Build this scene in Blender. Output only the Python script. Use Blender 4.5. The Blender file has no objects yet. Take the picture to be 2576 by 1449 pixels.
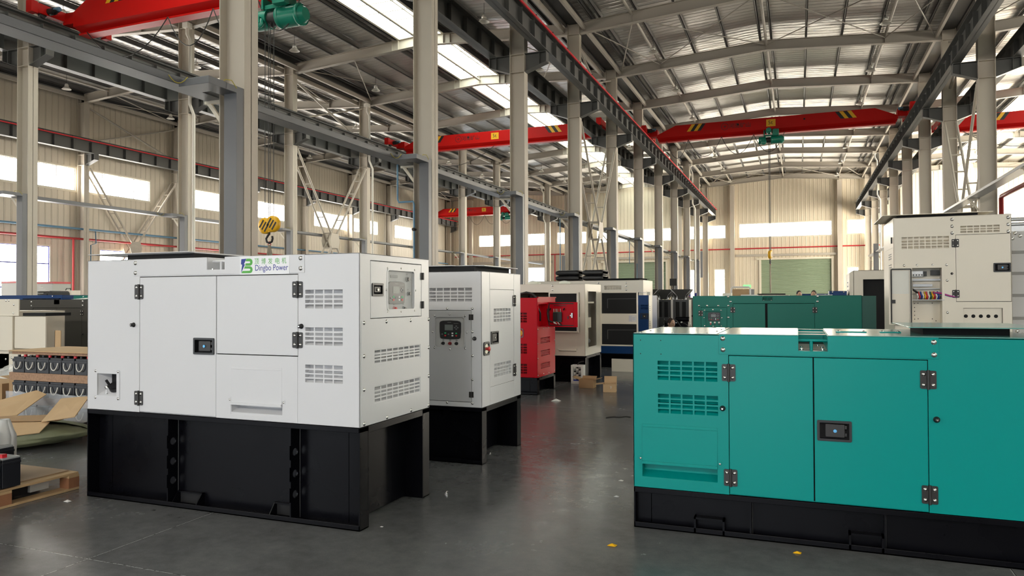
import bpy, math, random
from mathutils import Matrix, Vector
random.seed(7)
S = bpy.context.scene
COL = S.collection
PI = math.pi

# ---------------------------------------------------------------- materials
MATS = {}
def mat(name, col, rough=0.5, metal=0.0, spec=0.5, bump=0.0, bscale=200.0, var=0.0, vscale=3.0, emit=0.0, ecol=None, coat=0.0, alpha=1.0, trans=0.0, rvar=0.0):
    if name in MATS:
        return MATS[name]
    m = bpy.data.materials.new(name); m.use_nodes = True
    nt = m.node_tree; N = nt.nodes; L = nt.links
    b = N['Principled BSDF']
    c = (col[0], col[1], col[2], 1)
    b.inputs['Base Color'].default_value = c
    b.inputs['Roughness'].default_value = rough
    b.inputs['Metallic'].default_value = metal
    b.inputs['Specular IOR Level'].default_value = spec
    b.inputs['Coat Weight'].default_value = coat
    b.inputs['Alpha'].default_value = alpha
    b.inputs['Transmission Weight'].default_value = trans
    if emit:
        b.inputs['Emission Color'].default_value = (*(ecol or col), 1)
        b.inputs['Emission Strength'].default_value = emit
    tc = N.new('ShaderNodeTexCoord')
    if var or rvar:
        n = N.new('ShaderNodeTexNoise'); n.inputs['Scale'].default_value = vscale; n.inputs['Detail'].default_value = 5
        L.new(tc.outputs['Object'], n.inputs['Vector'])
        if var:
            mx = N.new('ShaderNodeMix'); mx.data_type = 'RGBA'
            mx.inputs['A'].default_value = tuple(max(0, v*(1-var)) for v in col)+(1,)
            mx.inputs['B'].default_value = tuple(min(1, v*(1+var)) for v in col)+(1,)
            L.new(n.outputs['Fac'], mx.inputs['Factor']); L.new(mx.outputs['Result'], b.inputs['Base Color'])
        if rvar:
            mr = N.new('ShaderNodeMapRange'); mr.inputs['From Min'].default_value = .3; mr.inputs['From Max'].default_value = .7
            mr.inputs['To Min'].default_value = max(.02, rough-rvar); mr.inputs['To Max'].default_value = rough+rvar
            L.new(n.outputs['Fac'], mr.inputs['Value']); L.new(mr.outputs['Result'], b.inputs['Roughness'])
    if bump:
        n2 = N.new('ShaderNodeTexNoise'); n2.inputs['Scale'].default_value = bscale; n2.inputs['Detail'].default_value = 2
        L.new(tc.outputs['Object'], n2.inputs['Vector'])
        bp = N.new('ShaderNodeBump'); bp.inputs['Strength'].default_value = bump; bp.inputs['Distance'].default_value = .002
        L.new(n2.outputs['Fac'], bp.inputs['Height']); L.new(bp.outputs['Normal'], b.inputs['Normal'])
    MATS[name] = m
    return m

WHITE = mat('white_powder_coat', (.66,.66,.675), .32, bump=.12, bscale=160)
CREAM = mat('cream_powder_coat', (.76,.70,.59), .35, bump=.12, bscale=160)
TEAL = mat('teal_powder_coat', (.0,.27,.245), .30, spec=.25, bump=.10, bscale=160)
GREEN = mat('green_powder_coat', (.010,.17,.13), .35, spec=.22, bump=.1, bscale=160)
RED = mat('red_powder_coat', (.52,.003,.012), .3, spec=.12, bump=.1, bscale=160)
BLUE = mat('blue_powder_coat', (.010,.05,.17), .35, spec=.22)
DGREY = mat('charcoal_powder_coat', (.062,.058,.052), .4, spec=.22)
BLACKP = mat('black_frame_paint', (.003,.003,.0045), .30, spec=.12, rvar=.06, vscale=3)
BLACK = mat('black_plastic', (.012,.012,.013), .35)
MATTE = mat('black_foam_and_shade', (.010,.010,.011), .9)
HINGE = mat('black_hinge_paint', (.018,.016,.015), .4)
CHROME = mat('bright_screw_metal', (.75,.74,.72), .2, metal=1)
ZINC = mat('galvanised_steel', (.52,.53,.54), .38, metal=.8, var=.2, vscale=8)
STEELC = mat('beige_column_paint', (.50,.45,.375), .5, var=.06, vscale=1.2)
STEELR = mat('beige_rafter_paint', (.43,.39,.33), .5)
GIRDER = mat('dark_grey_girder_paint', (.085,.085,.08), .5, var=.12, vscale=1)
PURLIN = mat('grey_purlin_steel', (.16,.155,.15), .45, metal=.3)
DARKST = mat('dark_gutter_steel', (.04,.04,.04), .5)
TRAY = mat('grey_tray_paint', (.15,.155,.165), .42)
TRAYL = mat('light_tray_zinc', (.50,.52,.55), .35, metal=.4)
CRANE = mat('red_crane_paint', (.55,.010,.008), .4, spec=.15)
YELLOW = mat('yellow_paint', (.85,.45,.01), .4)
HOIST = mat('green_hoist_paint', (.008,.20,.13), .3)
PIPER = mat('red_pipe_paint', (.45,.02,.025), .4)
PIPEB = mat('blue_pipe_paint', (.10,.22,.33), .4)
WPIPE = mat('white_pipe_plastic', (.72,.68,.60), .4)
RUBBER = mat('black_cable_rubber', (.015,.014,.013), .55)
LAMPM = mat('lamp_aluminium', (.70,.68,.62), .35, metal=.5)
LAMPW = mat('lamp_white_enamel', (.80,.76,.68), .45)
CARD = mat('brown_cardboard', (.40,.25,.125), .8, var=.12, vscale=6)
CARDL = mat('light_cardboard', (.52,.35,.19), .8, var=.1, vscale=6)
WOOD = mat('pale_pallet_wood', (.50,.33,.17), .7, var=.3, vscale=9)
WOODR = mat('red_pallet_wood', (.30,.13,.06), .7, var=.3, vscale=9)
BATT = mat('battery_case', (.014,.015,.019), .35)
REDCAP = mat('red_plastic', (.60,.02,.03), .35)
ROPE = mat('white_rope', (.75,.72,.66), .8)
BAG = mat('olive_sacking', (.20,.21,.12), .6, var=.3, vscale=8, bump=.5, bscale=30)
SCREEN = mat('lcd_screen', (.16,.18,.17), .2)
GLASSY = mat('clear_acrylic', (.95,.97,.97), .05, spec=.5, alpha=.18)
WRAP = mat('clear_stretch_wrap', (.85,.85,.83), .18, alpha=.32, bump=.9, bscale=24)
DECAL_G = mat('green_ink', (.09,.42,.06), .5)
DECAL_B = mat('navy_ink', (.012,.035,.28), .5)
DECAL_K = mat('black_ink', (.01,.01,.01), .5)
DECAL_W = mat('white_ink', (.8,.8,.8), .5)
STICKER = mat('white_sticker_film', (.80,.80,.81), .25)
LEDG = mat('green_button', (.03,.45,.16), .4)
LEDR = mat('red_button', (.6,.03,.03), .4)
PCB = mat('green_circuit_board', (.02,.10,.05), .4)
COPPER = mat('copper_wire', (.5,.2,.08), .4)
BLUEF = mat('blue_window_frame', (.02,.03,.45), .4)
ALUF = mat('window_frame_aluminium', (.45,.46,.48), .4, metal=.3)
TRIMC = mat('cream_window_trim', (.72,.66,.54), .5)
SHUT = mat('green_roller_slat', (.20,.27,.17), .45)
CLOTHD = mat('dark_jacket_cloth', (.022,.022,.024), .85)
CLOTHB = mat('grey_workwear_cloth', (.10,.11,.13), .85)
SKIN = mat('skin', (.55,.33,.23), .5)
HAIRB = mat('brown_hair', (.035,.02,.012), .6)
HAIRK = mat('black_hair', (.010,.009,.009), .6)
PAPER = mat('paper', (.8,.78,.74), .7)

# ---------------------------------------------------------------- mesh builder
class MB:
    def __init__(s):
        s.v = []; s.f = []; s.mi = []; s.sm = []; s.mats = []; s.cur = 0; s.M = Matrix()
    def use(s, m):
        if m not in s.mats: s.mats.append(m)
        s.cur = s.mats.index(m); return s
    def at(s, M): s.M = M; return s
    def add(s, vs, fs, smooth=False):
        o = len(s.v); M = s.M
        for p in vs: s.v.append(tuple(M @ Vector(p)))
        for f in fs:
            s.f.append(tuple(i+o for i in f)); s.mi.append(s.cur); s.sm.append(smooth)
        return s
    def box(s, x0, x1, y0, y1, z0, z1):
        return s.add([(x0,y0,z0),(x1,y0,z0),(x1,y1,z0),(x0,y1,z0),(x0,y0,z1),(x1,y0,z1),(x1,y1,z1),(x0,y1,z1)],
                     [(0,3,2,1),(4,5,6,7),(0,1,5,4),(1,2,6,5),(2,3,7,6),(3,0,4,7)])
    def prism(s, poly, axis, c0, c1):
        # poly: list of 2-tuples in the two other axes (cyclic order x->y->z), extruded along axis
        n = len(poly)
        def P(a, b, c):
            return {'x': (c, a, b), 'y': (b, c, a), 'z': (a, b, c)}[axis]
        vs = [P(a, b, c0) for a, b in poly]+[P(a, b, c1) for a, b in poly]
        ar = sum(poly[i][0]*poly[(i+1) % n][1]-poly[(i+1) % n][0]*poly[i][1] for i in range(n))
        if (ar < 0) != (c1 < c0):
            vs = [P(a, b, c0) for a, b in poly[::-1]]+[P(a, b, c1) for a, b in poly[::-1]]
        fs = [tuple(range(n))[::-1], tuple(range(n, 2*n))]+[(i, (i+1) % n, n+(i+1) % n, n+i) for i in range(n)]
        return s.add(vs, fs)
    def cyl(s, p0, p1, r, n=12, r2=None, cap=True):
        p0 = Vector(p0); p1 = Vector(p1); d = (p1-p0)
        if d.length < 1e-9: return s
        d.normalize(); r2 = r if r2 is None else r2
        a = d.orthogonal().normalized(); b = d.cross(a)
        ring = [(math.cos(2*PI*i/n), math.sin(2*PI*i/n)) for i in range(n)]
        v0 = [p0+a*c*r+b*q*r for c, q in ring]; v1 = [p1+a*c*r2+b*q*r2 for c, q in ring]
        s.add(v0+v1, [(i, (i+1) % n, n+(i+1) % n, n+i) for i in range(n)], True)
        if cap:
            if r > 0: s.add(v0, [tuple(range(n))[::-1]])
            if r2 > 0: s.add(v1, [tuple(range(n))])
        return s
    def tube(s, path, r, n=8, cap=True):
        path = [Vector(p) for p in path]; k = len(path)
        if k < 2: return s
        vs = []; a = None
        for i, p in enumerate(path):
            t = (path[min(i+1, k-1)]-path[max(i-1, 0)])
            t = t.normalized() if t.length > 1e-9 else Vector((0, 0, 1))
            if a is None: a = t.orthogonal().normalized()
            a = (a-t*a.dot(t)); a = a.normalized() if a.length > 1e-6 else t.orthogonal().normalized()
            b = t.cross(a)
            for j in range(n):
                q = 2*PI*j/n; vs.append(p+(a*math.cos(q)+b*math.sin(q))*r)
        fs = [(i*n+j, i*n+(j+1) % n, (i+1)*n+(j+1) % n, (i+1)*n+j) for i in range(k-1) for j in range(n)]
        s.add(vs, fs, True)
        if cap:
            s.add(vs[:n], [tuple(range(n))[::-1]]); s.add(vs[-n:], [tuple(range(n))])
        return s
    def lathe(s, prof, n=20, c=(0, 0, 0), axis='z', smooth=True):
        vs = []
        for r, h in prof:
            for j in range(n):
                q = 2*PI*j/n; x, y = r*math.cos(q), r*math.sin(q)
                vs.append({'z': (c[0]+x, c[1]+y, c[2]+h), 'x': (c[0]+h, c[1]+x, c[2]+y), 'y': (c[0]+y, c[1]+h, c[2]+x)}[axis])
        fs = [(i*n+j, i*n+(j+1) % n, (i+1)*n+(j+1) % n, (i+1)*n+j) for i in range(len(prof)-1) for j in range(n)]
        return s.add(vs, fs, smooth)
    def sphere(s, c, rx, ry=None, rz=None, n=14, m=9):
        ry = ry or rx; rz = rz or rx; vs = []; fs = []
        for i in range(m+1):
            t = PI*i/m
            for j in range(n):
                q = 2*PI*j/n
                vs.append((c[0]+rx*math.sin(t)*math.cos(q), c[1]+ry*math.sin(t)*math.sin(q), c[2]-rz*math.cos(t)))
        for i in range(m):
            for j in range(n): fs.append((i*n+j, i*n+(j+1) % n, (i+1)*n+(j+1) % n, (i+1)*n+j))
        return s.add(vs, fs, True)
    def panel(s, u0, u1, v0, v1, w0, w1, holes=()):
        # slab in the u,v plane, thickness w0..w1, rectangular holes with their own reveals
        us = sorted({u0, u1, *[min(max(h[i], u0), u1) for h in holes for i in (0, 1)]})
        vs = sorted({v0, v1, *[min(max(h[i], v0), v1) for h in holes for i in (2, 3)]})
        nu, nv = len(us)-1, len(vs)-1
        solid = [[not any(h[0]-1e-9 <= (us[i]+us[i+1])/2 <= h[1]+1e-9 and h[2]-1e-9 <= (vs[j]+vs[j+1])/2 <= h[3]+1e-9 for h in holes) for j in range(nv)] for i in range(nu)]
        g = lambda i, j: 0 <= i < nu and 0 <= j < nv and solid[i][j]
        V = []; F = []; idx = {}
        def vi(i, j, k):
            if (i, j, k) not in idx: idx[i, j, k] = len(V); V.append((us[i], vs[j], w1 if k else w0))
            return idx[i, j, k]
        for i in range(nu):
            for j in range(nv):
                if not solid[i][j]: continue
                F.append((vi(i,j,1), vi(i+1,j,1), vi(i+1,j+1,1), vi(i,j+1,1)))
                F.append((vi(i,j,0), vi(i,j+1,0), vi(i+1,j+1,0), vi(i+1,j,0)))
                if not g(i-1, j): F.append((vi(i,j,0), vi(i,j,1), vi(i,j+1,1), vi(i,j+1,0)))
                if not g(i+1, j): F.append((vi(i+1,j,0), vi(i+1,j+1,0), vi(i+1,j+1,1), vi(i+1,j,1)))
                if not g(i, j-1): F.append((vi(i,j,0), vi(i+1,j,0), vi(i+1,j,1), vi(i,j,1)))
                if not g(i, j+1): F.append((vi(i,j+1,0), vi(i,j+1,1), vi(i+1,j+1,1), vi(i+1,j+1,0)))
        return s.add(V, F)
    def rrect(s, u0, u1, v0, v1, w0, w1, r, n=4):
        pts = []
        for cx, cy, a in ((u1-r, v1-r, 0), (u0+r, v1-r, PI/2), (u0+r, v0+r, PI), (u1-r, v0+r, 1.5*PI)):
            for i in range(n+1):
                q = a+PI/2*i/n; pts.append((cx+r*math.cos(q), cy+r*math.sin(q)))
        return s.prism(pts, 'z', w0, w1)
    def rring(s, u0, u1, v0, v1, w0, w1, r, t, n=4):
        # rounded rectangular ring of width t
        def loop(a0, a1, b0, b1, rr):
            p = []
            for cx, cy, a in ((a1-rr, b1-rr, 0), (a0+rr, b1-rr, PI/2), (a0+rr, b0+rr, PI), (a1-rr, b0+rr, 1.5*PI)):
                for i in range(n+1):
                    q = a+PI/2*i/n; p.append((cx+rr*math.cos(q), cy+rr*math.sin(q)))
            return p
        o = loop(u0, u1, v0, v1, r); i_ = loop(u0+t, u1-t, v0+t, v1-t, max(.001, r-t)); k = len(o)
        vs = [(a, b, w0) for a, b in o]+[(a, b, w1) for a, b in o]+[(a, b, w0) for a, b in i_]+[(a, b, w1) for a, b in i_]
        fs = []
        for a in range(k):
            b = (a+1) % k
            fs += [(a, b, k+b, k+a), (k+a, k+b, 3*k+b, 3*k+a), (3*k+a, 3*k+b, 2*k+b, 2*k+a), (2*k+a, 2*k+b, b, a)]
        return s.add(vs, fs)
    def build(s, name, m=None, parent=None, bevel=0, loc=None):
        me = bpy.data.meshes.new(name); me.from_pydata(s.v, [], s.f)
        ms = s.mats or [m]
        for q in ms: me.materials.append(q)
        if len(s.f):
            me.polygons.foreach_set('material_index', s.mi); me.polygons.foreach_set('use_smooth', s.sm)
        me.update()
        o = bpy.data.objects.new(name, me); COL.objects.link(o)
        if parent is not None: o.parent = parent
        if loc: o.location = loc
        if bevel:
            b = o.modifiers.new('edge', 'BEVEL'); b.width = bevel; b.segments = 2; b.limit_method = 'ANGLE'; b.angle_limit = math.radians(50)
        return o

def frame(o, u, v):
    u = Vector(u); v = Vector(v); w = u.cross(v)
    return Matrix(((u.x, v.x, w.x, o[0]), (u.y, v.y, w.y, o[1]), (u.z, v.z, w.z, o[2]), (0, 0, 0, 1)))
def FRONT(y=0, x=0): return frame((x, y, 0), (1, 0, 0), (0, 0, 1))      # u=X v=Z w=-Y
def RIGHT(x, y=0): return frame((x, y, 0), (0, 1, 0), (0, 0, 1))        # u=Y v=Z w=+X
def LEFTF(x, y=0): return frame((x, y, 0), (0, -1, 0), (0, 0, 1))       # u=-Y v=Z w=-X
def TOP(z): return frame((0, 0, z), (1, 0, 0), (0, 1, 0))

def tag(o, label=None, cat=None, group=None, kind=None):
    if label: o['label'] = label
    if cat: o['category'] = cat
    if group: o['group'] = group
    if kind: o['kind'] = kind
    return o
def empty(name, loc, label, cat, group=None, rz=0.0, kind=None):
    o = bpy.data.objects.new(name, None); COL.objects.link(o); o.location = loc; o.rotation_euler = (0, 0, rz); o.empty_display_size = .2
    return tag(o, label, cat, group, kind)
KIDS = {}
def copy_tree(o, parent=None):
    c = o.copy(); COL.objects.link(c)
    if parent is not None: c.parent = parent
    for ch in [x for x in COL.objects if x.parent is o]: copy_tree(ch, c)
    return c
def share(src, name, parent, M):
    # a repeated part with shared mesh data
    o = bpy.data.objects.new(name, src if isinstance(src, bpy.types.Mesh) else src.data); COL.objects.link(o); o.parent = parent; o.matrix_local = M
    return o
def text_mesh(body, size, depth=.0006, align='LEFT', scale=(1, 1), font=None):
    cu = bpy.data.curves.new('txt', 'FONT'); cu.body = body; cu.size = size; cu.extrude = depth; cu.align_x = align; cu.resolution_u = 3
    if font: cu.font = font
    ob = bpy.data.objects.new('txt', cu); COL.objects.link(ob)
    dg = bpy.context.evaluated_depsgraph_get(); dg.update()
    me = bpy.data.meshes.new_from_object(ob.evaluated_get(dg))
    bpy.data.objects.remove(ob); bpy.data.curves.remove(cu)
    me.transform(Matrix.Diagonal((scale[0], scale[1], 1, 1)))
    return me
def put_text(name, me, m, parent, M):
    me.materials.clear(); me.materials.append(m)
    o = bpy.data.objects.new(name, me); COL.objects.link(o); o.parent = parent; o.matrix_local = M
    return o
# ================================================================ SETTING
Y0 = 2.82
def YK(k): return Y0+6*k
XA, XB, XC, XW, XE = -7.9, -21.09, 5.55, -34.4, 19.0
YEND, YFRONT = 69.3, -10.0
EAVE, RISE, RD = 11.53, .46, .42        # rafter underside at the eave, rise to the ridge, rafter depth

def coord_mat(name, col, axis, period, rough, metal=0, depth=.01, duty=.12, var=.06, noise=None):
    # sheet cladding: raised seams that repeat along one axis
    m = mat(name, col, rough, metal); nt = m.node_tree; N = nt.nodes; L = nt.links; b = N['Principled BSDF']
    tc = [n for n in N if n.type == 'TEX_COORD'][0]
    sx = N.new('ShaderNodeSeparateXYZ'); L.new(tc.outputs['Object'], sx.inputs[0])
    dv = N.new('ShaderNodeMath'); dv.operation = 'DIVIDE'; dv.inputs[1].default_value = period; L.new(sx.outputs[axis], dv.inputs[0])
    fr = N.new('ShaderNodeMath'); fr.operation = 'FRACT'; L.new(dv.outputs[0], fr.inputs[0])
    pp = N.new('ShaderNodeMath'); pp.operation = 'SUBTRACT'; pp.inputs[1].default_value = .5; L.new(fr.outputs[0], pp.inputs[0])
    ab = N.new('ShaderNodeMath'); ab.operation = 'ABSOLUTE'; L.new(pp.outputs[0], ab.inputs[0])
    mr = N.new('ShaderNodeMapRange'); mr.interpolation_type = 'SMOOTHSTEP'; mr.inputs['From Min'].default_value = .5-duty; mr.inputs['From Max'].default_value = .5-duty*.35
    L.new(ab.outputs[0], mr.inputs['Value'])
    h = mr.outputs['Result']
    if noise:
        n = N.new('ShaderNodeTexNoise'); n.inputs['Scale'].default_value = 1.0; n.inputs['Detail'].default_value = 3
        mp = N.new('ShaderNodeMapping'); mp.inputs['Scale'].default_value = noise; L.new(tc.outputs['Object'], mp.inputs[0]); L.new(mp.outputs[0], n.inputs['Vector'])
        ad = N.new('ShaderNodeMath'); ad.operation = 'MULTIPLY_ADD'; ad.inputs[1].default_value = 1.6; L.new(n.outputs['Fac'], ad.inputs[0]); L.new(h, ad.inputs[2]); h = ad.outputs[0]
    bp = N.new('ShaderNodeBump'); bp.inputs['Strength'].default_value = 1; bp.inputs['Distance'].default_value = depth
    L.new(h, bp.inputs['Height']); L.new(bp.outputs['Normal'], b.inputs['Normal'])
    return m
CLADY = coord_mat('cream_cladding_side', (.66,.59,.475), 'Y', .33, .45, depth=.03)
CLADX = coord_mat('cream_cladding_end', (.68,.60,.46), 'X', .33, .45, depth=.03)
ROOFM = coord_mat('silver_roof_sheet', (.62,.60,.57), 'Y', .30, .34, metal=.85, depth=.03, duty=.2, noise=(1.1, 4.5, 1))
SLAT = coord_mat('roller_door_slats', (.26,.33,.22), 'Z', .115, .4, depth=.03, duty=.3)
PANE = mat('daylit_window_glass', (.9,.9,.9), .2, emit=22.0, ecol=(1, .95, .87))
PANEW = mat('daylit_end_window_glass', (.9,.9,.9), .2, emit=26.0, ecol=(1, .92, .78))
SKYP = mat('translucent_skylight_sheet', (.8,.85,.82), .4, emit=9.0, ecol=(.93, 1, .92), var=.05)

# concrete floor: polished grey, saw-cut joints filled with white dust
fm = mat('polished_concrete', (.105,.108,.113), .26); nt = fm.node_tree; N = nt.nodes; L = nt.links; pb = N['Principled BSDF']
pb.inputs['Specular IOR Level'].default_value = .55
tc = [n for n in N if n.type == 'TEX_COORD'][0]
def noise(scale, det=6, rough=.6, src=None):
    n = N.new('ShaderNodeTexNoise'); n.inputs['Scale'].default_value = scale; n.inputs['Detail'].default_value = det; n.inputs['Roughness'].default_value = rough
    L.new(src or tc.outputs['Object'], n.inputs['Vector']); return n
def maprange(v, a, b, c, d):
    r = N.new('ShaderNodeMapRange'); r.inputs['From Min'].default_value = a; r.inputs['From Max'].default_value = b; r.inputs['To Min'].default_value = c; r.inputs['To Max'].default_value = d
    L.new(v, r.inputs['Value']); return r.outputs['Result']
def mth(op, a, b=None):
    r = N.new('ShaderNodeMath'); r.operation = op
    for i, q in enumerate((a, b)):
        if q is None: continue
        if isinstance(q, (int, float)): r.inputs[i].default_value = q
        else: L.new(q, r.inputs[i])
    return r.outputs[0]
n1 = noise(.9); n2 = noise(9, 5, .7); n3 = noise(160, 2)
base = mth('ADD', mth('MULTIPLY', n1.outputs['Fac'], .55), mth('ADD', mth('MULTIPLY', n2.outputs['Fac'], .35), mth('MULTIPLY', n3.outputs['Fac'], .22)))
cr = N.new('ShaderNodeValToRGB'); cr.color_ramp.elements[0].position = .36; cr.color_ramp.elements[1].position = .75
cr.color_ramp.elements[0].color = (.074,.075,.078, 1); cr.color_ramp.elements[1].color = (.178,.178,.178, 1); L.new(base, cr.inputs['Fac'])
sx = N.new('ShaderNodeSeparateXYZ'); L.new(tc.outputs['Object'], sx.inputs[0])
wob = maprange(noise(7, 3).outputs['Fac'], 0, 1, -.006, .006)
def joint(out, off, period, w):
    d = mth('FRACT', mth('ADD', mth('DIVIDE', mth('SUBTRACT', mth('ADD', out, wob), off), period), .5))
    return mth('LESS_THAN', mth('MULTIPLY', mth('ABSOLUTE', mth('SUBTRACT', d, .5)), period), w)
chalk = mth('GREATER_THAN', noise(14, 4, .8).outputs['Fac'], .47)
jl = mth('MAXIMUM', joint(sx.outputs['X'], -3.842, 4.913, .0035), joint(sx.outputs['Y'], 3.075, 6.57, .0045))
jd = mth('MAXIMUM', joint(sx.outputs['X'], -3.839, 4.913, .0022), joint(sx.outputs['Y'], 3.077, 6.57, .0022))
m1 = N.new('ShaderNodeMix'); m1.data_type = 'RGBA'; L.new(mth('MULTIPLY', jl, chalk), m1.inputs['Factor']); L.new(cr.outputs['Color'], m1.inputs['A']); m1.inputs['B'].default_value = (.50,.50,.50, 1)
m2 = N.new('ShaderNodeMix'); m2.data_type = 'RGBA'; L.new(jd, m2.inputs['Factor']); L.new(m1.outputs['Result'], m2.inputs['A']); m2.inputs['B'].default_value = (.05,.05,.05, 1)
L.new(m2.outputs['Result'], pb.inputs['Base Color'])
L.new(maprange(mth('ADD', n1.outputs['Fac'], mth('MULTIPLY', n2.outputs['Fac'], .5)), .5, 1.0, .15, .30), pb.inputs['Roughness'])
bpn = N.new('ShaderNodeBump'); bpn.inputs['Strength'].default_value = .10; bpn.inputs['Distance'].default_value = .004
L.new(mth('ADD', n2.outputs['Fac'], mth('MULTIPLY', n3.outputs['Fac'], .25)), bpn.inputs['Height']); L.new(bpn.outputs['Normal'], pb.inputs['Normal'])

def struct(o, label, cat, group=None): return tag(o, label, cat, group, 'structure')
b = MB(); b.box(XW-.1, XE+.1, YFRONT, YEND+.1, -.2, 0)
struct(b.build('floor', fm), 'polished grey concrete floor with white dusty saw-cut joints', 'floor')
b = MB(); b.box(-60, 45, -60, YFRONT-.001, -.25, -.02)
struct(b.build('ground', mat('pale_yard_concrete', (.42,.42,.41), .8)), 'pale concrete yard outside the open front doors', 'ground')

# ---- windows and walls
WN = [0]
def window(M, u0, u1, v0, v1, n, label, pane, fr=ALUF, rows=(), group=None, trim=True):
    WN[0] += 1
    t = empty('window_%d' % WN[0], (0, 0, 0), label, 'window', group, kind='structure')
    f = MB().at(M); e = .035
    f.panel(u0, u1, v0, v1, -.09, -.03, [(u0+e+(u1-u0-2*e)*i/n+(.02 if i else 0), u0+e+(u1-u0-2*e)*(i+1)/n-(.02 if i < n-1 else 0), a, c) for i in range(n) for a, c in zip([v0+e]+[r+.03 for r in rows], [r-.03 for r in rows]+[v1-e])])
    f.build('window_frame', fr, t)
    if trim:
        q = MB().at(M); q.panel(u0-.09, u1+.09, v0-.09, v1+.09, -.005, .02, [(u0, u1, v0, v1)]); q.build('window_trim', TRIMC, t)
    p = MB().at(M); p.box(u0+.01, u1-.01, v0+.01, v1-.01, -.075, -.065); p.build('window_pane', pane, t)
    return t
ML = RIGHT(XW)
upper = [(4.9, 8.9), (10.9, 14.9), (16.8, 20.6), (22.7, 26.68), (27.24, 31.28), (34.45, 38.5), (39.3, 43.25), (46.5, 51.1), (51.8, 55.55), (58.5, 61.6)]
lower = [(YK(k)+1.3, YK(k)+4.5) for k in (1, 2, 3, 4, 5)]
b = MB().at(ML); b.panel(YFRONT, YEND, 0, 12.7, -.12, 0, [(a, c, 7.08, 8.22) for a, c in upper]+[(a, c, .95, 4.14) for a, c in lower])
struct(b.build('wall_left', CLADY), 'cream ribbed metal wall along the left side of the hall', 'wall')
order = ['first', 'second', 'third', 'fourth', 'fifth', 'sixth', 'seventh', 'eighth', 'ninth', 'tenth', 'eleventh', 'twelfth']
for i, (a, c) in enumerate(upper):
    window(ML, a, c, 7.08, 8.22, 4, 'high glowing strip window in left wall, %s counted toward the far end' % order[i], PANE)
for i, (a, c) in enumerate(lower):
    window(ML, a, c, .95, 4.14, 2, 'tall low window with blue transoms in left wall, %s counted toward the far end' % order[i], PANE, BLUEF, rows=(2.1, 3.28))
ME = FRONT(YEND)
ew = [(-30.72, -23.6, 6.8, 7.95, 7, 'wide high window in the end wall of the leftmost bay'), (-22.25, -19.3, 6.85, 7.98, 3, 'small high end-wall window beside the second column row'),
      (-18.2, -10.8, 6.85, 8.0, 8, 'wide high window in the end wall over the left green shutter'), (-9.36, -6.17, 6.9, 8.07, 3, 'small high end-wall window left of the aisle shutter'),
      (-4.95, 2.73, 6.9, 8.12, 8, 'eight-pane high window in the end wall above the aisle shutter'), (3.97, 7.3, 6.95, 8.13, 3, 'small high end-wall window right of the aisle shutter'),
      (8.4, 16, 6.9, 8.1, 8, 'wide high window in the end wall of the right bay')]
es = [(-9.37, -8.46, 'slim three-pane window by the far downpipe'), (-7.15, -6.25, 'slim three-pane window left of the far exit door'), (3.97, 4.81, 'slim three-pane window right of the far green shutter')]
DO = (-30.9, -23.6, 0, 4.53); D1 = (-17.5, -11.5, 0, 4.85); D2 = (-3.18, 2.77, 0, 4.83)
b = MB().at(ME); b.panel(XW, XE, 0, 12.8, -.12, 0, [(a, c, v0, v1) for a, c, v0, v1, n, l in ew]+[(a, c, 1.0, 4.04) for a, c, l in es]+[DO, D1, D2])
struct(b.build('wall_back', CLADX), 'cream ribbed metal end wall at the far end of the hall', 'wall')
for a, c, v0, v1, n, l in ew: window(ME, a, c, v0, v1, n, l, PANEW)
for a, c, l in es: window(ME, a, c, 1.0, 4.04, 1, l, PANEW, rows=(2.05, 3.1))
for i, (d, l) in enumerate(((D1, 'green roller shutter in the end wall of the left bay'), (D2, 'green roller shutter closing the end wall beyond the aisle'))):
    t = empty('door_%d' % (i+1), (0, 0, 0), l, 'roller door', kind='structure')
    q = MB().at(ME); q.box(d[0], d[1], d[2]+.01, d[3], -.10, -.04); q.build('slat_curtain', SLAT, t)
    for x in (d[0], d[1]):
        q = MB().at(ME); q.box(x-.09, x+.09, 0.01, d[3]+.12, .001, .09); q.build('guide_rail', TRIMC, t)
    q = MB().at(ME); q.box(d[0]-.3, d[1]+.1, d[3]+.02, d[3]+.16, .001, .16); q.build('roll_housing', TRIMC, t)
    q = MB().at(ME); q.box(d[0]-2.1, d[1]+.35, d[3]+.32, d[3]+.52, .02, .24)
    struct(q.build('lintel_beam', STEELR), 'beige steel lintel over the %s' % ('left green shutter' if i == 0 else 'aisle green shutter'), 'beam')
t = empty('door_3', (0, 0, 0), 'open doorway full of daylight in the end wall of the leftmost bay', 'doorway', kind='structure')
q = MB().at(ME)
q.panel(DO[0]-.12, DO[1]+.12, 0.005, DO[3]+.14, .001, .08, [(DO[0], DO[1], 0, DO[3])]); q.build('door_frame', TRIMC, t)
q = MB().at(ME); q.box(-32, -22.8, 4.98, 5.2, .02, .24); struct(q.build('lintel_beam', STEELR), 'beige steel lintel over the open far doorway', 'beam')
t = empty('door_4', (0, 0, 0), 'grey exit door in the far wall left of the aisle shutter', 'door', kind='structure')
q = MB().at(ME); q.box(-4.84, -3.71, 0.01, 2.22, .001, .05); q.build('door_leaf', TRAY, t)
q = MB().at(ME); q.box(-3.95, -3.83, 1.0, 1.05, .05, .1); q.build('door_handle', CHROME, t)
q = MB().at(ME); q.box(-4.65, -4.0, 2.36, 2.62, .001, .04)
tag(q.build('exit_sign', mat('lit_exit_green', (.08,.5,.12), .4, emit=1.2, ecol=(.25,1,.3))), 'lit green exit sign over the far grey door', 'sign')
MF = frame((0, YFRONT, 0), (-1, 0, 0), (0, 0, 1))
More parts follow.
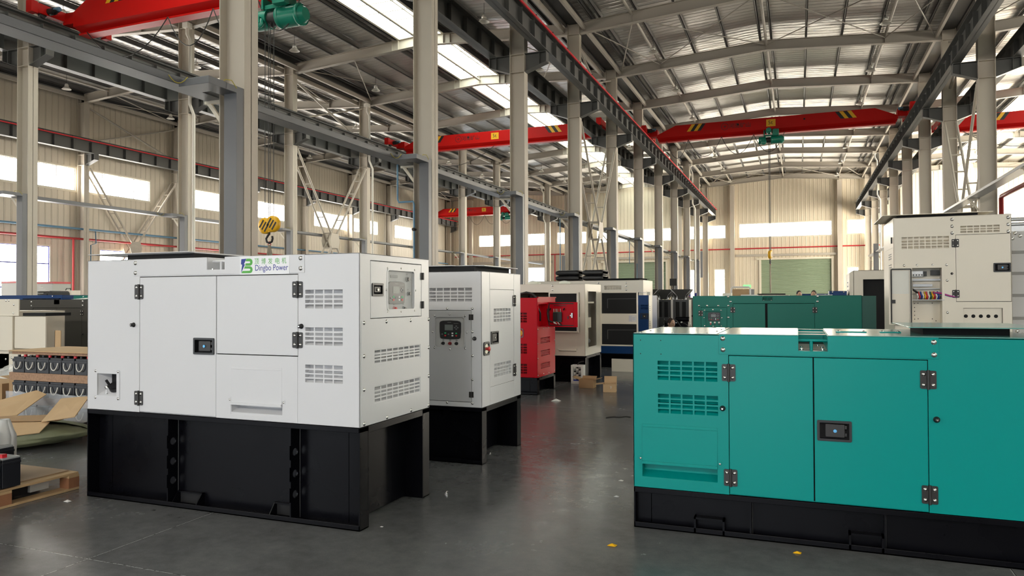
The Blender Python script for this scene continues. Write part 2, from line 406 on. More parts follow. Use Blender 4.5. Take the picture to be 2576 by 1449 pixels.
fd = [(-5.9, .6, 0, 4.85), (-17.5, -11.0, 0, 4.85), (-30.9, -24.5, 0, 4.85), (8.5, 15, 0, 4.85)]
b = MB().at(MF); b.panel(-XE, -XW, 0, 12.8, -.12, 0, [(-c, -a, v0, v1) for a, c, v0, v1 in fd]+[(-x1, -x0, 6.9, 8.1) for x0, x1 in ((-30.7, -23.6), (-18, -10.8), (-5, 2.7), (8.4, 16))])
struct(b.build('wall_front', CLADX), 'cream ribbed metal wall behind the viewpoint with open doorways', 'wall')
for x0, x1 in ((-30.7, -23.6), (-18, -10.8), (-5, 2.7), (8.4, 16)):
    window(MF, -x1, -x0, 6.9, 8.1, 8, 'high strip window in the front wall behind the viewpoint', PANE, group='front wall windows')
MR = LEFTF(XE)
rw = [(YK(k)+1, YK(k)+5) for k in range(0, 7)]  # strip windows out of view, added for their light
fill_windows = [(46.0, 51.5), (52.0, 57.5), (58.0, 63.0), (63.5, 68.3)]  # large windows out of view, added to brighten the far end
b = MB().at(MR); b.panel(-YEND, -YFRONT, 0, 12.7, -.12, 0, [(-c, -a, 7.08, 8.22) for a, c in rw]+[(-c, -a, 1.0, 9.6) for a, c in fill_windows])
struct(b.build('wall_right', CLADY), 'cream ribbed metal wall along the right side of the hall', 'wall')
for i, (a, c) in enumerate(fill_windows): window(MR, -c, -a, 1.0, 9.6, 4, 'large glowing window added to light the far end, right wall, %s of four' % order[i], PANEW, rows=(3.9, 6.8))
for a, c in rw: window(MR, -c, -a, 7.08, 8.22, 4, 'high strip window added for light in the right side wall', PANE, group='added right wall light windows')

# ---- roof: one gable per bay
BAYS = [('leftmost bay', XW, XB, 0), ('left bay', XB, XA, 1), ('aisle bay', XA, XC, 0), ('right bay', XC, XE, 1)]
def roofz(xl, xr, x):
    xm = (xl+xr)/2; h = (xr-xl)/2; return EAVE+RISE*(1-abs(x-xm)/h)
SKY = 1.02
for bn, xl, xr, sk in BAYS:
    xm = (xl+xr)/2; T = RD+.21
    for sgn in (-1, 1):
        xe = xl if sgn < 0 else xr; xi = xm+sgn*SKY if sk else xm
        a, c = (xe, xi) if sgn < 0 else (xi, xe)
        za, zc = roofz(xl, xr, a)+T, roofz(xl, xr, c)+T
        q = MB(); q.prism([(za, a), (zc, c), (zc+.05, c), (za+.05, a)], 'y', YFRONT-.1, YEND+.1)
        struct(q.build('ceiling', ROOFM), 'silver ribbed roof sheets over the %s, %s slope' % (bn, 'near' if (sgn > 0) == (xm < 0) else 'far'), 'ceiling')
    # purlins
    half = (xr-xl)/2; offs = [.22]+[.22+1.36*i for i in range(1, 5)]+[half-.75]
    if sk: offs = [SKY+.1]+offs[1:]
    n = 0
    for o_ in sorted(offs):
        for sgn in (-1, 1):
            x = xm+sgn*o_; z = roofz(xl, xr, x)+RD
            q = MB(); q.box(x-.012, x+.012, YFRONT, YEND, z, z+.2); q.box(x-.07, x+.012, YFRONT, YEND, z, z+.014); q.box(x-.07, x-.056, YFRONT, YEND, z, z+.04)
            n += 1
            struct(q.build('purlin_beam', DARKST if sk and o_ < 1.3 else PURLIN), 'grey roof purlin of the %s, %s counted outward from the ridge' % (bn, order[n-1]), 'purlin')
    # rafters
    for k in range(-2, 12):
        y = YK(k); q = MB()
        if y < YFRONT: continue
        for a, c in ((xl+.24, xm), (xm, xr-.24)):
            za, zc = roofz(xl, xr, a), roofz(xl, xr, c)
            q.prism([(za, a), (zc, c), (zc+RD, c), (za+RD, a)], 'y', y-.006, y+.006)
            for o2 in (0, RD-.014): q.prism([(za+o2, a), (zc+o2, c), (zc+o2+.014, c), (za+o2+.014, a)], 'y', y-.11, y+.11)
        if sk:
            for x in (xm-1.35, xm-1.05, xm, xm+1.05, xm+1.35): q.box(x-.008, x+.008, y-.1, y+.1, roofz(xl, xr, x)+.014, roofz(xl, xr, x)+RD-.014)
        else:
            for x in (xm-4.5, xm, xm+4.5): q.box(x-.008, x+.008, y-.1, y+.1, roofz(xl, xr, x)+.014, roofz(xl, xr, x)+RD-.014)
        struct(q.build('roof_beam', STEELR), 'beige roof rafter across the %s, %s frame from the viewpoint' % (bn, order[max(0, min(11, k))] if k >= 0 else 'behind'), 'rafter')
    # long tie tubes under the rafters
    for i, x in enumerate(([xm] if sk else [xm-4.5, xm, xm+4.5])):
        z = roofz(xl, xr, x)+(.32 if x != xm else .22); q = MB(); q.cyl((x, YFRONT, z), (x, YEND, z), .055, 10)
        struct(q.build('tie_beam', STEELR), 'long beige tie tube under the roof of the %s, %s' % (bn, ['left slope', 'ridge', 'right slope'][i] if not sk else 'ridge'), 'tie tube')
    # diagonal roof rods in the braced bays
    for k in (1, 4, 10):
        xs = [xl+.5, xm-4.5 if not sk else xm-3.4, xm, xm+4.5 if not sk else xm+3.4, xr-.5]
        t = empty('roof_brace_beam', (0, YK(k), 0), 'crossed brace rods under the roof of the %s after the %s frame' % (bn, order[k]), 'roof brace', kind='structure')
        for x0, x1 in zip(xs, xs[1:]):
            if sk and xm in (x0, x1): continue
            for ya, yb in ((.15, 5.85), (5.85, .15)):
                q = MB(); q.cyl((x0, ya, roofz(xl, xr, x0)+.2), (x1, yb, roofz(xl, xr, x1)+.2), .022, 6); q.build('brace_rod', STEELR, t)
    if sk:
        t = empty('skylight_window', (xm, 0, 0), 'long translucent ridge skylight over the %s' % bn, 'skylight', kind='structure')
        zi = roofz(xl, xr, xm+SKY)+T
        for sgn in (-1, 1):
            q = MB(); q.prism([(zi+.02, sgn*SKY), (zi+.12, 0), (zi+.135, 0), (zi+.035, sgn*SKY)], 'y', YFRONT, YEND); q.build('skylight_pane', SKYP, t)
            q = MB(); x = sgn*SKY
            q.box(x-.05, x+.05, YFRONT, YEND, zi-.22, zi+.03); q.build('curb_beam', TRIMC, t)
            q = MB(); q.cyl((sgn*.52, YFRONT, zi+.02), (sgn*.52, YEND, zi+.02), .03, 6); q.build('glazing_bar', STEELR, t)
        q = MB(); y = YFRONT
        while y < YEND:
            q.box(-SKY, SKY, y-.02, y+.02, zi-.01, zi+.02); y += .86
        q.build('glazing_bar', STEELR, t)
# gutters and eave struts along each row of columns
for xr_, rn in ((XA, 'left of the aisle'), (XB, 'second from the aisle'), (XC, 'right of the aisle'), (XW+.2, 'along the left wall')):
    q = MB(); z = EAVE+.42
    s0, s1 = (-.3, .3) if xr_ > XW+1 else (-.1, .35)
    q.box(xr_+s0, xr_+s1, YFRONT, YEND, z, z+.02); q.box(xr_+s0, xr_+s0+.02, YFRONT, YEND, z, z+.36); q.box(xr_+s1-.02, xr_+s1, YFRONT, YEND, z, z+.36)
    struct(q.build('gutter_trim', DARKST), 'dark steel roof gutter over the column row %s' % rn, 'gutter')
    for dx in ((-.42, .42) if xr_ > XW+1 else (.42,)):
        q = MB(); q.box(xr_+dx-.05, xr_+dx+.05, YFRONT, YEND, EAVE+.12, EAVE+.3)
        struct(q.build('eave_beam', STEELR), 'beige eave strut on the %s side of the column row %s' % ('left' if dx < 0 else 'right', rn), 'eave strut')
        q = MB(); q.box(xr_+dx*.72-.04, xr_+dx*.72+.04, YFRONT, YEND, EAVE+.34, EAVE+.41)
        struct(q.build('eave_angle_beam', PURLIN), 'thin grey eave angle on the %s side of the column row %s' % ('left' if dx < 0 else 'right', rn), 'eave angle')

# ---- columns
def column(x, y, label, sides, top=EAVE+.42, low=0):
    t = empty('column', (x, y, 0), label, 'column', kind='structure')
    q = MB(); w, f = .238, .148
    q.box(-w, -w+.016, -f, f, low, top); q.box(w-.016, w, -f, f, low, top); q.box(-w, w, -.006, .006, low, top)
    for z in (8.36, 8.9, EAVE): q.box(-w, w, -f+.01, f-.01, z-.007, z+.007)
    q.build('column_shaft', STEELC, t)
    q = MB(); q.box(-.28, .28, -.22, .22, 0.001, .03); q.build('base_plate', STEELC, t)
    for s_ in sides:
        q = MB(); x0, x1 = (w, .92) if s_ > 0 else (-.92, -w)
        zi, zo = 8.36, 8.60
        a, c = (zi, zo) if s_ > 0 else (zo, zi)
        q.prism([(a, x0), (c, x1), (8.89, x1), (8.89, x0)], 'y', -.008, .008)
        q.prism([(a-.014, x0), (c-.014, x1), (c, x1), (a, x0)], 'y', -.13, .13)
        q.box(x0, x1, -.13, .13, 8.89, 8.905)
        xe = x1 if s_ > 0 else x0; q.box(xe-.008, xe+.008, -.125, .125, 8.6, 8.89)
        xs_ = s_*.70; q.box(xs_-.006, xs_+.006, -.12, .12, 8.53, 8.89)
        q.build('crane_corbel', GIRDER, t)
    return t
for k in range(1, 12): column(XA, YK(k), 'beige steel column in the row left of the aisle, %s from the viewpoint' % order[k-1], (-1, 1))
for k in range(2, 12): column(XB, YK(k), 'beige steel column in the second row left of the aisle, %s from the viewpoint' % order[k-2], (-1, 1))
for k in range(4, 12): column(XC, YK(k), 'beige steel column in the row right of the aisle, %s from the viewpoint' % order[k-4], (-1, 1))
for k in range(3, 12): column(XW+.4, YK(k), 'beige steel column against the left wall, %s from the viewpoint' % order[k-3], (1,))
for x, l in ((-31.55, 'leftmost bay, left'), (-23.3, 'leftmost bay, right'), (-18.9, 'left bay, left'), (-10.2, 'left bay, right'), (-5.54, 'aisle bay, left'), (3.36, 'aisle bay, right'), (8.2, 'right bay')):
    q = MB(); q.box(x-.19, x+.19, YEND-.42, YEND-.001, 0.001, 11.6)
    struct(q.build('column', STEELC), 'beige wall post on the far end wall, %s' % l, 'column')

# ---- crane girders
def girder(x, label, rail_side=0, y1=YEND-.15):
    t = empty('crane_runway_beam', (x, 0, 0), label, 'crane girder', kind='structure')
    q = MB(); z0, z1 = 8.905, 9.53
    q.box(-.006, .006, YFRONT+.2, y1, z0, z1); q.box(-.14, .14, YFRONT+.2, y1, z0, z0+.016); q.box(-.16, .16, YFRONT+.2, y1, z1-.018, z1)
    y = YFRONT+.6
    while y < y1:
        q.box(-.13, .13, y-.006, y+.006, z0+.016, z1-.09); y += 1.0
    q.build('girder_plate', GIRDER, t)
    q = MB(); q.box(-.025, .025, YFRONT+.2, y1, z1, z1+.09); q.box(-.05, .05, YFRONT+.2, y1, z1, z1+.015); q.build('crane_rail', DARKST, t)
    if rail_side:
        q = MB(); xx = rail_side*.20; q.box(xx-.02, xx+.02, YFRONT+.2, y1, z1-.075, z1-.02); q.build('conductor_rail', mat('red_conductor_plastic', (.75,.015,.03), .35), t)
        q = MB(); y = YFRONT+1
        while y < y1:
            q.box(min(0, xx)-.01, max(0, xx)+.03, y-.015, y+.015, z1-.018, z1+.012); y += 1.5
        q.build('rail_clip', DARKST, t)
    return t
girder(XA+.83, 'dark crane girder on the aisle side of the left column row, with red conductor', 1)
girder(XA-.83, 'dark crane girder on the far side of the left column row')
girder(XB+.83, 'dark crane girder on the near side of the second column row')
girder(XB-.83, 'dark crane girder on the far side of the second column row')
girder(XC-.83, 'dark crane girder on the aisle side of the right column row')
girder(XC+.83, 'dark crane girder on the outer side of the right column row')
girder(XW+1.15, 'dark crane girder along the left wall with red conductor rail', 1)

# ---- lattice cross braces between the fourth and fifth frames
def ladder(q, x, p0, p1, w=.2):
    (ya, za), (yb, zb) = p0, p1; d = Vector((0, yb-ya, zb-za)); Ln = d.length; d.normalize()
    for s_ in (-w, w): q.cyl((x+s_, ya, za), (x+s_, yb, zb), .052, 4)
    n = int(Ln/.82)
    for i in range(1, n):
        p = Vector((x, ya, za))+d*(Ln*i/n); q.cyl((x-w, p.y, p.z), (x+w, p.y, p.z), .034, 4)
for x, l in ((XA, 'in the row left of the aisle'), (XB, 'in the second row left of the aisle'), (XC, 'in the row right of the aisle'), (XW+.4, 'against the left wall')):
    t = empty('cross_brace_beam', (x, YK(4), 0), 'beige lattice cross brace %s' % l, 'brace', kind='structure')
    for p0, p1 in (((.2, 8.25), (5.8, .35)), ((5.8, 8.25), (.2, .35))):
        q = MB(); ladder(q, 0, p0, p1); q.build('lattice_arm', STEELC, t)
    q = MB()
    for s_ in (-.24, .24): q.prism([(4.0, 2.72), (4.6, 2.72), (4.6, 3.28), (4.0, 3.28)][::-1] and [(2.72, 3.95), (3.28, 3.95), (3.4, 4.3), (3.28, 4.65), (2.72, 4.65), (2.6, 4.3)], 'x', s_-.008, s_+.008)
    q.build('gusset_plate', STEELC, t)
    t = empty('cross_brace_beam', (x, YK(4), 0), 'plain beige cross brace above the crane girder %s' % l, 'brace', kind='structure')
    for p0, p1 in (((.2, 11.4), (5.8, 9.6)), ((5.8, 11.4), (.2, 9.6))):
        q = MB(); q.cyl((0, *p0), (0, *p1), .055, 4); q.build('brace_arm', STEELR, t)
# ================================================================ GENERATOR PARTS
q = MB(); q.lathe([(.0001, .0055), (.004, .0053), (.0075, .0035), (.0085, 0)], 10); q.cyl((0, 0, -.001), (0, 0, .0005), .011, 10)
SCREW_ME = None
def screw(root, M, u, v, s=1.0, name='screw'):
    global SCREW_ME
    if SCREW_ME is None:
        k = MB(); k.lathe([(.0001, .0058), (.004, .0055), (.0075, .0036), (.0092, 0)], 10); k.lathe([(.012, 0), (.012, .0015), (.0001, .0016)], 10)
        SCREW_ME = bpy.data.meshes.new('screw'); SCREW_ME.from_pydata(k.v, [], k.f); SCREW_ME.materials.append(CHROME)
        SCREW_ME.polygons.foreach_set('use_smooth', k.sm); SCREW_ME.update()
    return share(SCREW_ME, name, root, M @ Matrix.Translation((u, v, 0)) @ Matrix.Diagonal((s, s, s, 1)))
def hinge(root, M, u0, u1, v0, v1, screws=True, mm=HINGE):
    uc = (u0+u1)/2; q = MB().at(M)
    q.rrect(u0, uc-.008, v0, v1, .0005, .006, .008); q.rrect(uc+.008, u1, v0, v1, .0005, .006, .008)
    q.box(uc-.0085, uc+.0085, v0+.002, v1-.002, .0005, .004)
    q.cyl((uc, v0-.003, .007), (uc, v1+.003, .007), .0085, 10)
    h = q.build('hinge', mm, root)
    if screws:
        for a in (u0+.018, u1-.018):
            for c in (v0+.022, v1-.022): screw(h, M @ Matrix.Translation((0, 0, .006)), a, c, .9, 'hinge_screw')
    return h
def small_hinge(root, M, u0, u1, v0, v1):
    q = MB().at(M); q.box(u0, u1, v0, v1, .0005, .006); q.cyl(((u0+u1)/2, v0, .008), ((u0+u1)/2, v1, .008), .008, 8)
    return q.build('hinge', HINGE, root, bevel=.002)
def door_handle(root, M, u0, u1, v0, v1, flip=False, lock=CHROME):
    q = MB().at(M); t = .014; d = -.028
    q.rring(u0, u1, v0, v1, .0005, .008, .008, t)
    q.box(u0+t*.5, u1-t*.5, v0+t*.5, v1-t*.5, d-.004, d)
    for a, b_, c, e in ((u0+t-.003, u0+t, v0+t, v1-t), (u1-t, u1-t+.003, v0+t, v1-t), (u0+t, u1-t, v0+t-.003, v0+t), (u0+t, u1-t, v1-t, v1-t+.003)): q.box(a, b_, c, e, d, .001)
    h = q.build('door_handle', BLACK, root)
    w_ = u1-u0; a, b_ = (u0+w_*.24, u0+w_*.80) if not flip else (u0+w_*.20, u0+w_*.76)
    p = MB().at(M); p.rrect(a, b_, v0+.024, v1-.022, -.022, .001, .006)
    e = b_ if not flip else a
    for c0, c1 in ((v0+.030, v0+.05), (v1-.05, v1-.028)): p.box(min(e, e+(.012 if not flip else -.012)), max(e, e+(.012 if not flip else -.012)), c0, c1, -.02, -.002)
    p.build('handle_paddle', HINGE, h, bevel=.002)
    k = MB().at(M); uc = (a+b_)/2; vc = (v0+v1)/2; k.cyl((uc, vc, .001), (uc, vc, .007), .010, 12); k.box(uc-.0015, uc+.0015, vc-.005, vc+.005, .007, .0078); k.build('lock_cylinder', lock, h)
    return h
def bumper(root, M, u, v, r=.016):
    q = MB().at(M); q.lathe([(r*1.1, .0005), (r*1.1, .004), (r*.85, .006), (r*.78, .026), (r*.62, .030), (.0001, .030)], 14, (u, v, 0)); h = q.build('rubber_bumper', BLACK, root)
    k = MB().at(M); k.cyl((u, v, .030), (u, v, .032), r*.3, 8); k.build('bumper_screw', CHROME, h); return h
def vent(root, M, u0, u1, v0, v1, nc, nr, m, depth=.07, bar=.010, dark=None):
    # lattice face with a boxed, sloping duct behind it
    q = MB().at(M); W_, H_ = (u1-u0), (v1-v0)
    for i in range(1, nc):
        x = u0+W_*i/nc; q.box(x-bar/2, x+bar/2, v0, v1, -.003, -.0004)
    for j in range(1, nr):
        y = v0+H_*j/nr; q.box(u0, u1, y-bar/2, y+bar/2, -.003, -.0003)
    g = q.build('vent_grille', m, root)
    q = MB().at(M); d = -depth; e = .001
    q.add([(u0-e, v0-e, -.004), (u1+e, v0-e, -.004), (u1+e, v1+e, -.004), (u0-e, v1+e, -.004), (u0-e, v0+H_*.30, d), (u1+e, v0+H_*.30, d), (u1+e, v1+e, d*.75), (u0-e, v1+e, d*.75)],
          [(0, 1, 5, 4), (1, 2, 6, 5), (2, 3, 7, 6), (3, 0, 4, 7), (4, 5, 6, 7)])
    for j in (1, 2):
        y = v0+H_*(.2+.3*j); q.add([(u0, y, d*.85), (u1, y, d*.85), (u1, y-.03, d*.45), (u0, y-.03, d*.45)], [(0, 1, 2, 3)])
    q.build('vent_duct', dark or m, g)
    return g
def vhole(v): return (v[0], v[1], v[2], v[3])
def controller(root, M, u0, u1, v0, v1, detail=True):
    q = MB().at(M); w_ = u1-u0; h = v1-v0; n = 5
    q.prism([(u0+w_*.03, v0+h*.06), (u0+w_*.10, v0+h*.01), (u0+w_*.5, v0-h*.01), (u1-w_*.10, v0+h*.01), (u1-w_*.03, v0+h*.06), (u1, v0+h*.4), (u1, v1-h*.13), (u1-w_*.04, v1-h*.05), (u1-w_*.15, v1-h*.01), (u0+w_*.5, v1+h*.01), (u0+w_*.15, v1-h*.01), (u0+w_*.04, v1-h*.05), (u0, v1-h*.13), (u0, v0+h*.4)], 'z', .0005, .016)
    c = q.build('control_module', BLACK, root, bevel=.003)
    k = MB().at(M); k.box(u0+w_*.25, u0+w_*.64, v0+h*.47, v0+h*.78, .0162, .0172); k.build('display_screen', SCREEN, c)
    if not detail: return c
    for i, (a, b_, m_) in enumerate(((.13, .26, HINGE), (.28, .32, LEDG), (.28, .18, LEDR), (.43, .26, HINGE), (.62, .31, DECAL_W), (.62, .18, DECAL_W), (.80, .31, LEDG), (.80, .18, LEDR), (.80, .70, HINGE), (.80, .54, HINGE), (.73, .62, HINGE), (.87, .62, HINGE))):
        s_ = .030 if m_ is not HINGE else .026
        k = MB().at(M); k.rrect(u0+w_*(a-s_*1.3), u0+w_*(a+s_*1.3), v0+h*(b_-s_*1.2), v0+h*(b_+s_*1.2), .0163, .0185, .0015, 2); k.build('push_button', m_ if m_ is not HINGE else TRAY, c)
    k = MB().at(M); k.box(u0+w_*.38, u0+w_*.56, v0+h*.895, v0+h*.91, .0163, .0167); k.box(u0+w_*.68, u0+w_*.90, v0+h*.835, v0+h*.847, .0163, .0167)
    k.build('printed_marks', mat('grey_ink', (.3,.3,.3), .5), c)
    return c
def knob(root, M, u, v, m=BLACK, r=.017):
    q = MB().at(M); q.cyl((u, v, .0005), (u, v, .007), r, 14); q.cyl((u, v, .007), (u, v, .022), r*.72, 12)
    k = q.build('rotary_switch', m, root)
    p = MB().at(M); p.box(u-.0105*r/.017, u+.0105*r/.017, v+r*1.45, v+r*2.2, .0005, .001); p.build('switch_label', mat('grey_label', (.25,.25,.25), .6), k)
    return k
def plate_holes(q, a0, a1, b0, b1, t0, t1, holes, axis):
    # strip b0..b1 along its length with round holes (centre b, radius r) on the centre line
    ac = (a0+a1)/2; half = (a1-a0)/2; cuts = sorted(holes); seg = []; cur = b0
    def P(a, b, t): return (t, a, b) if axis == 'x' else (a, t, b)
    for hb, r in cuts:
        if hb-half > cur: seg.append((cur, hb-half))
        cur = hb+half; n = 16; vs = []; fs = []
        for t in (t0, t1):
            for i in range(n):
                th = 2*PI*i/n; c, s_ = math.cos(th), math.sin(th); m_ = max(abs(c), abs(s_))
                vs.append(P(ac+half*c/m_, hb+half*s_/m_, t))
            for i in range(n):
                th = 2*PI*i/n; vs.append(P(ac+r*math.cos(th), hb+r*math.sin(th), t))
        for i in range(n):
            j = (i+1) % n
            fs += [(i, j, n+j, n+i), (2*n+i, 3*n+i, 3*n+j, 2*n+j), (n+i, n+j, 3*n+j, 3*n+i)]
        q.add(vs, fs)
    seg.append((cur, b1))
    for c0, c1 in seg:
        if c1 > c0: q.add([P(a0, c0, t0), P(a1, c0, t0), P(a1, c1, t0), P(a0, c1, t0), P(a0, c0, t1), P(a1, c0, t1), P(a1, c1, t1), P(a0, c1, t1)], [(0,3,2,1), (4,5,6,7), (0,1,5,4), (1,2,6,5), (2,3,7,6), (3,0,4,7)])
def base_frame(root, L_, D, h, ribs, forks, fl=.10, web=.10, endrec=.145, tube=False, holes=True):
    # skid: a channel along each long side, cross webs between them
    q = MB()
    for s_ in (0, 1):
        ya = lambda y: y if s_ == 0 else D-y
        def bx(x0, x1, y0, y1, z0, z1): q.box(x0, x1, min(ya(y0), ya(y1)), max(ya(y0), ya(y1)), z0, z1)
        bx(0, L_, web, web+.008, .0, h); bx(0, L_, 0, web, h-.032, h); bx(0, L_, 0, web, 0, .010); bx(0, L_, 0, .006, 0, .036)
        bx(0, .010, 0, web, 0, h); bx(L_-.010, L_, 0, web, 0, h)
    q.box(endrec, endrec+.008, web, D-web, .012, h); q.box(L_-endrec-.008, L_-endrec, web, D-web, .012, h); q.box(.01, L_-.01, web, D-web, h-.02, h-.004)
    q.box(L_-.05, L_, web, D-web, h-.045, h)
    q.build('frame_channel', BLACKP, root, bevel=.002)
    for r in ribs:
        q = MB()
        if holes: plate_holes(q, .004, web, .010, h-.032, r, r+.010, [(h*f, web*.27) for f in (.27, .48, .70)], 'x')
        else: q.box(r, r+.010, .008, web, .010, h-.032)
        q.build('frame_rib', BLACKP, root)
        q = MB(); q.tube([(r+.014, web-.003, .012), (r+.014, web-.003, h-.035)], .0035, 6); q.build('weld_bead', mat('weld_bead', (.06,.06,.06), .35, metal=.6), root)
    for f0, f1 in forks:
        q = MB()
        if tube:
            q.box(f0, f0+.012, 0, web, .006, .104); q.box(f1-.012, f1, 0, web, .006, .104); q.box(f0, f1, 0, web, .092, .104); q.box(f0+.012, f1-.012, web-.004, web-.001, .01, .092)
        else:
            for x in (f0, f1-.008): q.prism([(.004, .010), (web, .010), (web, .10), (web*.75, .10)], 'x', x, x+.008)
            q.box(f0, f1, web*.72, web, .092, .10); q.use(MATTE) ; q.box(f0+.008, f1-.008, web-.005, web-.001, .012, .092)
        if tube: q.build('fork_pocket', BLACKP, root)
        else:
            q.mats = [BLACKP, MATTE] if q.mats == [MATTE] else q.mats
            q.mi = [0]*(len(q.mi)-6)+[1]*6; q.build('fork_pocket', BLACKP, root)
def shell(root, L_, D, z0, z1, m, fh=(), rh=(), lh=(), th=(), liner=True, inset=.09):
    # sheet-metal canopy: four walls and a roof, with cut-outs; black box inside puts shade behind the gaps
    q = MB(); t = .006
    q.at(FRONT()).panel(0, L_, z0, z1, -t, 0, fh)
    q.at(RIGHT(L_)).panel(0.0, D, z0, z1, -t, 0, rh)
    q.at(LEFTF(0, D)).panel(0.0, D, z0, z1, -t, 0, lh)
    q.at(TOP(z1)).panel(0, L_, 0, D, -t, 0, th)
    q.at(Matrix()).box(0, L_, D-t, D, z0, z1); q.box(.01, L_-.01, .01, D-.01, z0, z0+.004)
    q.build('canopy_shell', m, root, bevel=.0035)
    if liner:
        q = MB(); q.box(inset, L_-inset, inset, D-inset, z0+.005, z1-inset); q.build('shade_liner', MATTE, root)
def door(root, M, u0, u1, v0, v1, m, name='door', gap=.0035, holes=(), w0=-.020, w1=.0):
    q = MB().at(M); q.panel(u0+gap, u1-gap, v0+gap, v1-gap, w0, w1, holes); return q.build(name, m, root, bevel=.003)
def roof_hood(root, x0, x1, y0, y1, z, over=.22, m=WHITE, h1=.055, tilt=0):
    q = MB(); q.box(x0, x1, y0, y1, z+.001, z+h1); k = q.build('vent_foam', MATTE, root)
    q = MB(); q.box(x0-over, x1+over, y0-over*.35, y1+over*.35, z+h1, z+h1+.006); q.build('rain_cover', m, root, bevel=.002)
def backdoor_gap(root, M, u0, u1, v0, v1):
    q = MB().at(M); q.box(u0-.004, u1+.004, v0-.004, v1+.004, -.030, -.026); q.build('gap_shade_sheet', MATTE, root)  # black sheet standing in for the shade inside door gaps
def header(root, M, u0, u1, v0, v1, m, notch=None, w=.004):
    q = MB().at(M); q.panel(u0, u1, v0, v1, .0003, w, [notch] if notch else [])
    return q.build('header_plate', m, root, bevel=.0015)
def lifting_eye(root, u0, u1, v0, z1, m, D=.9, depth=.28):
    # boxed recess cut into the roof edge with the lifting lug and cross bar
    q = MB(); q.box(u0, u1, .006, depth, v0-.005, v0); q.box(u0-.004, u0, .006, depth, v0, z1-.004); q.box(u1, u1+.004, .006, depth, v0, z1-.004); q.box(u0, u1, depth, depth+.004, v0, z1-.004)
    q.build('lifting_recess', m, root)
    q = MB(); uc = u0+(u1-u0)*.5; q.cyl((uc, .05, v0), (uc, .05, z1-.030), .009, 10); q.cyl((u0, .06, z1-.028), (u1, .06, z1-.028), .010, 10); q.build('lifting_lug', m, root)
    for a in (.012, u1-u0-.03):
        for y in (.03, .16):
            q = MB(); q.cyl((u0+a+.01, y, v0), (u0+a+.01, y, v0+.009), .010, 6); q.build('lug_bolt', CHROME, root)
def cable_flap(root, M, u0, u1, v0, v1, vs, m, tabs=True):
    # hinged cable cover with folded lip; open slot below it
    q = MB().at(M); q.panel(u0, u1, v0, v1, .0005, .004); q.box(u0+.004, u1-.004, v1-.02, v1-.016, .004, .007); q.prism([(v0-.012, .002), (v0-.012, .014), (v0, .014), (v0+.016, .004), (v0+.016, .002)], 'x', u0, u1) if False else q.box(u0, u1, v0-.010, v0+.008, .004, .014)
    f = q.build('cable_cover', m, root, bevel=.0015)
    if tabs:
        for a in (u0-.022, u1+.004):
            q = MB().at(M); q.rrect(a, a+.018+.004, v0+.006, v0+.04, .0005, .005, .007); q.build('cover_tab', m, f); screw(f, M @ Matrix.Translation((0, 0, .005)), a+.011, v0+.023, .6, 'tab_screw')
    q = MB().at(M); d = -.08
    q.add([(u0, vs, -.005), (u1, vs, -.005), (u1, v0, -.005), (u0, v0, -.005), (u0, vs+.03, d), (u1, vs+.03, d), (u1, v0+.05, d), (u0, v0+.05, d)], [(0, 1, 5, 4), (1, 2, 6, 5), (2, 3, 7, 6), (3, 0, 4, 7), (4, 5, 6, 7)])
    q.build('cable_slot', m, root)

# ================================================================ NEAREST WHITE GENERATOR
g = empty('generator_set', (-5.08, 4.048, 0), 'white generator with a blue and green logo sign, on a tall black base', 'generator')
L_, D, zb, zt = 2.439, .953, .667, 1.798
FM = FRONT(); RM = RIGHT(L_)
base_frame(g, L_, D, zb-.004, [.80, 1.885], [(.83, 1.06), (1.70, 1.89)])
vents = [(2.015, 2.309, 1.437, 1.56), (2.015, 2.309, 1.193, 1.31), (2.015, 2.309, .946, 1.062)]
svents = [(.18, .80, 1.069, 1.152), (.18, .80, .808, .908)]
notch = (1.176, 1.335, 1.709, zt+.01)
shell(g, L_, D, zb, zt, WHITE, fh=vents+[(.533, 1.259, .667, 1.668), (1.259, 1.957, 1.113, 1.668), (1.394, 1.827, .716, .80), (.108, .305, .777, .943), notch], rh=[(.128, .834, 1.366, 1.755)]+svents, th=[(1.176, 1.335, -.01, .28)])
door(g, FM, .533, 1.259, .670, 1.667, WHITE, holes=[(1.06, 1.238, 1.113, 1.221)]); door(g, FM, 1.259, 1.957, 1.115, 1.667, WHITE)
backdoor_gap(g, FM, .533, 1.259, .668, 1.667); backdoor_gap(g, FM, 1.259, 1.957, 1.113, 1.667)
q = MB().at(FM); q.panel(1.262, 1.954, .671, 1.111, .0002, .0025, [(1.39, 1.83, .70, .81)]); q.build('lower_panel', WHITE, g)
header(g, FM, .475, 2.011, 1.675, zt-.001, WHITE, notch)
lifting_eye(g, 1.176, 1.335, 1.709, zt, WHITE)
for h in ((.490, .571, 1.503, 1.610), (.490, .571, .720, .824), (1.914, 1.995, 1.509, 1.617), (1.914, 1.995, 1.172, 1.277)): hinge(g, FM, *h)
door_handle(g, FM, 1.055, 1.243, 1.108, 1.226, False, mat('blue_lock', (.15,.45,.75), .25, metal=.7))
bumper(g, FM, .477, 1.312); bumper(g, FM, 1.985, 1.317)
for v in vents: vent(g, FM, *v, 4, 4, WHITE)
for v in svents: vent(g, RM, *v, 8, 4, WHITE, bar=.011)
cable_flap(g, FM, 1.394, 1.827, .778, 1.035, .716, WHITE)
for u, v in ((.496, 1.770), (.496, 1.697), (1.981, 1.773), (1.981, 1.705)): screw(g, FM @ Matrix.Translation((0, 0, .004)), u, v, 1.3)
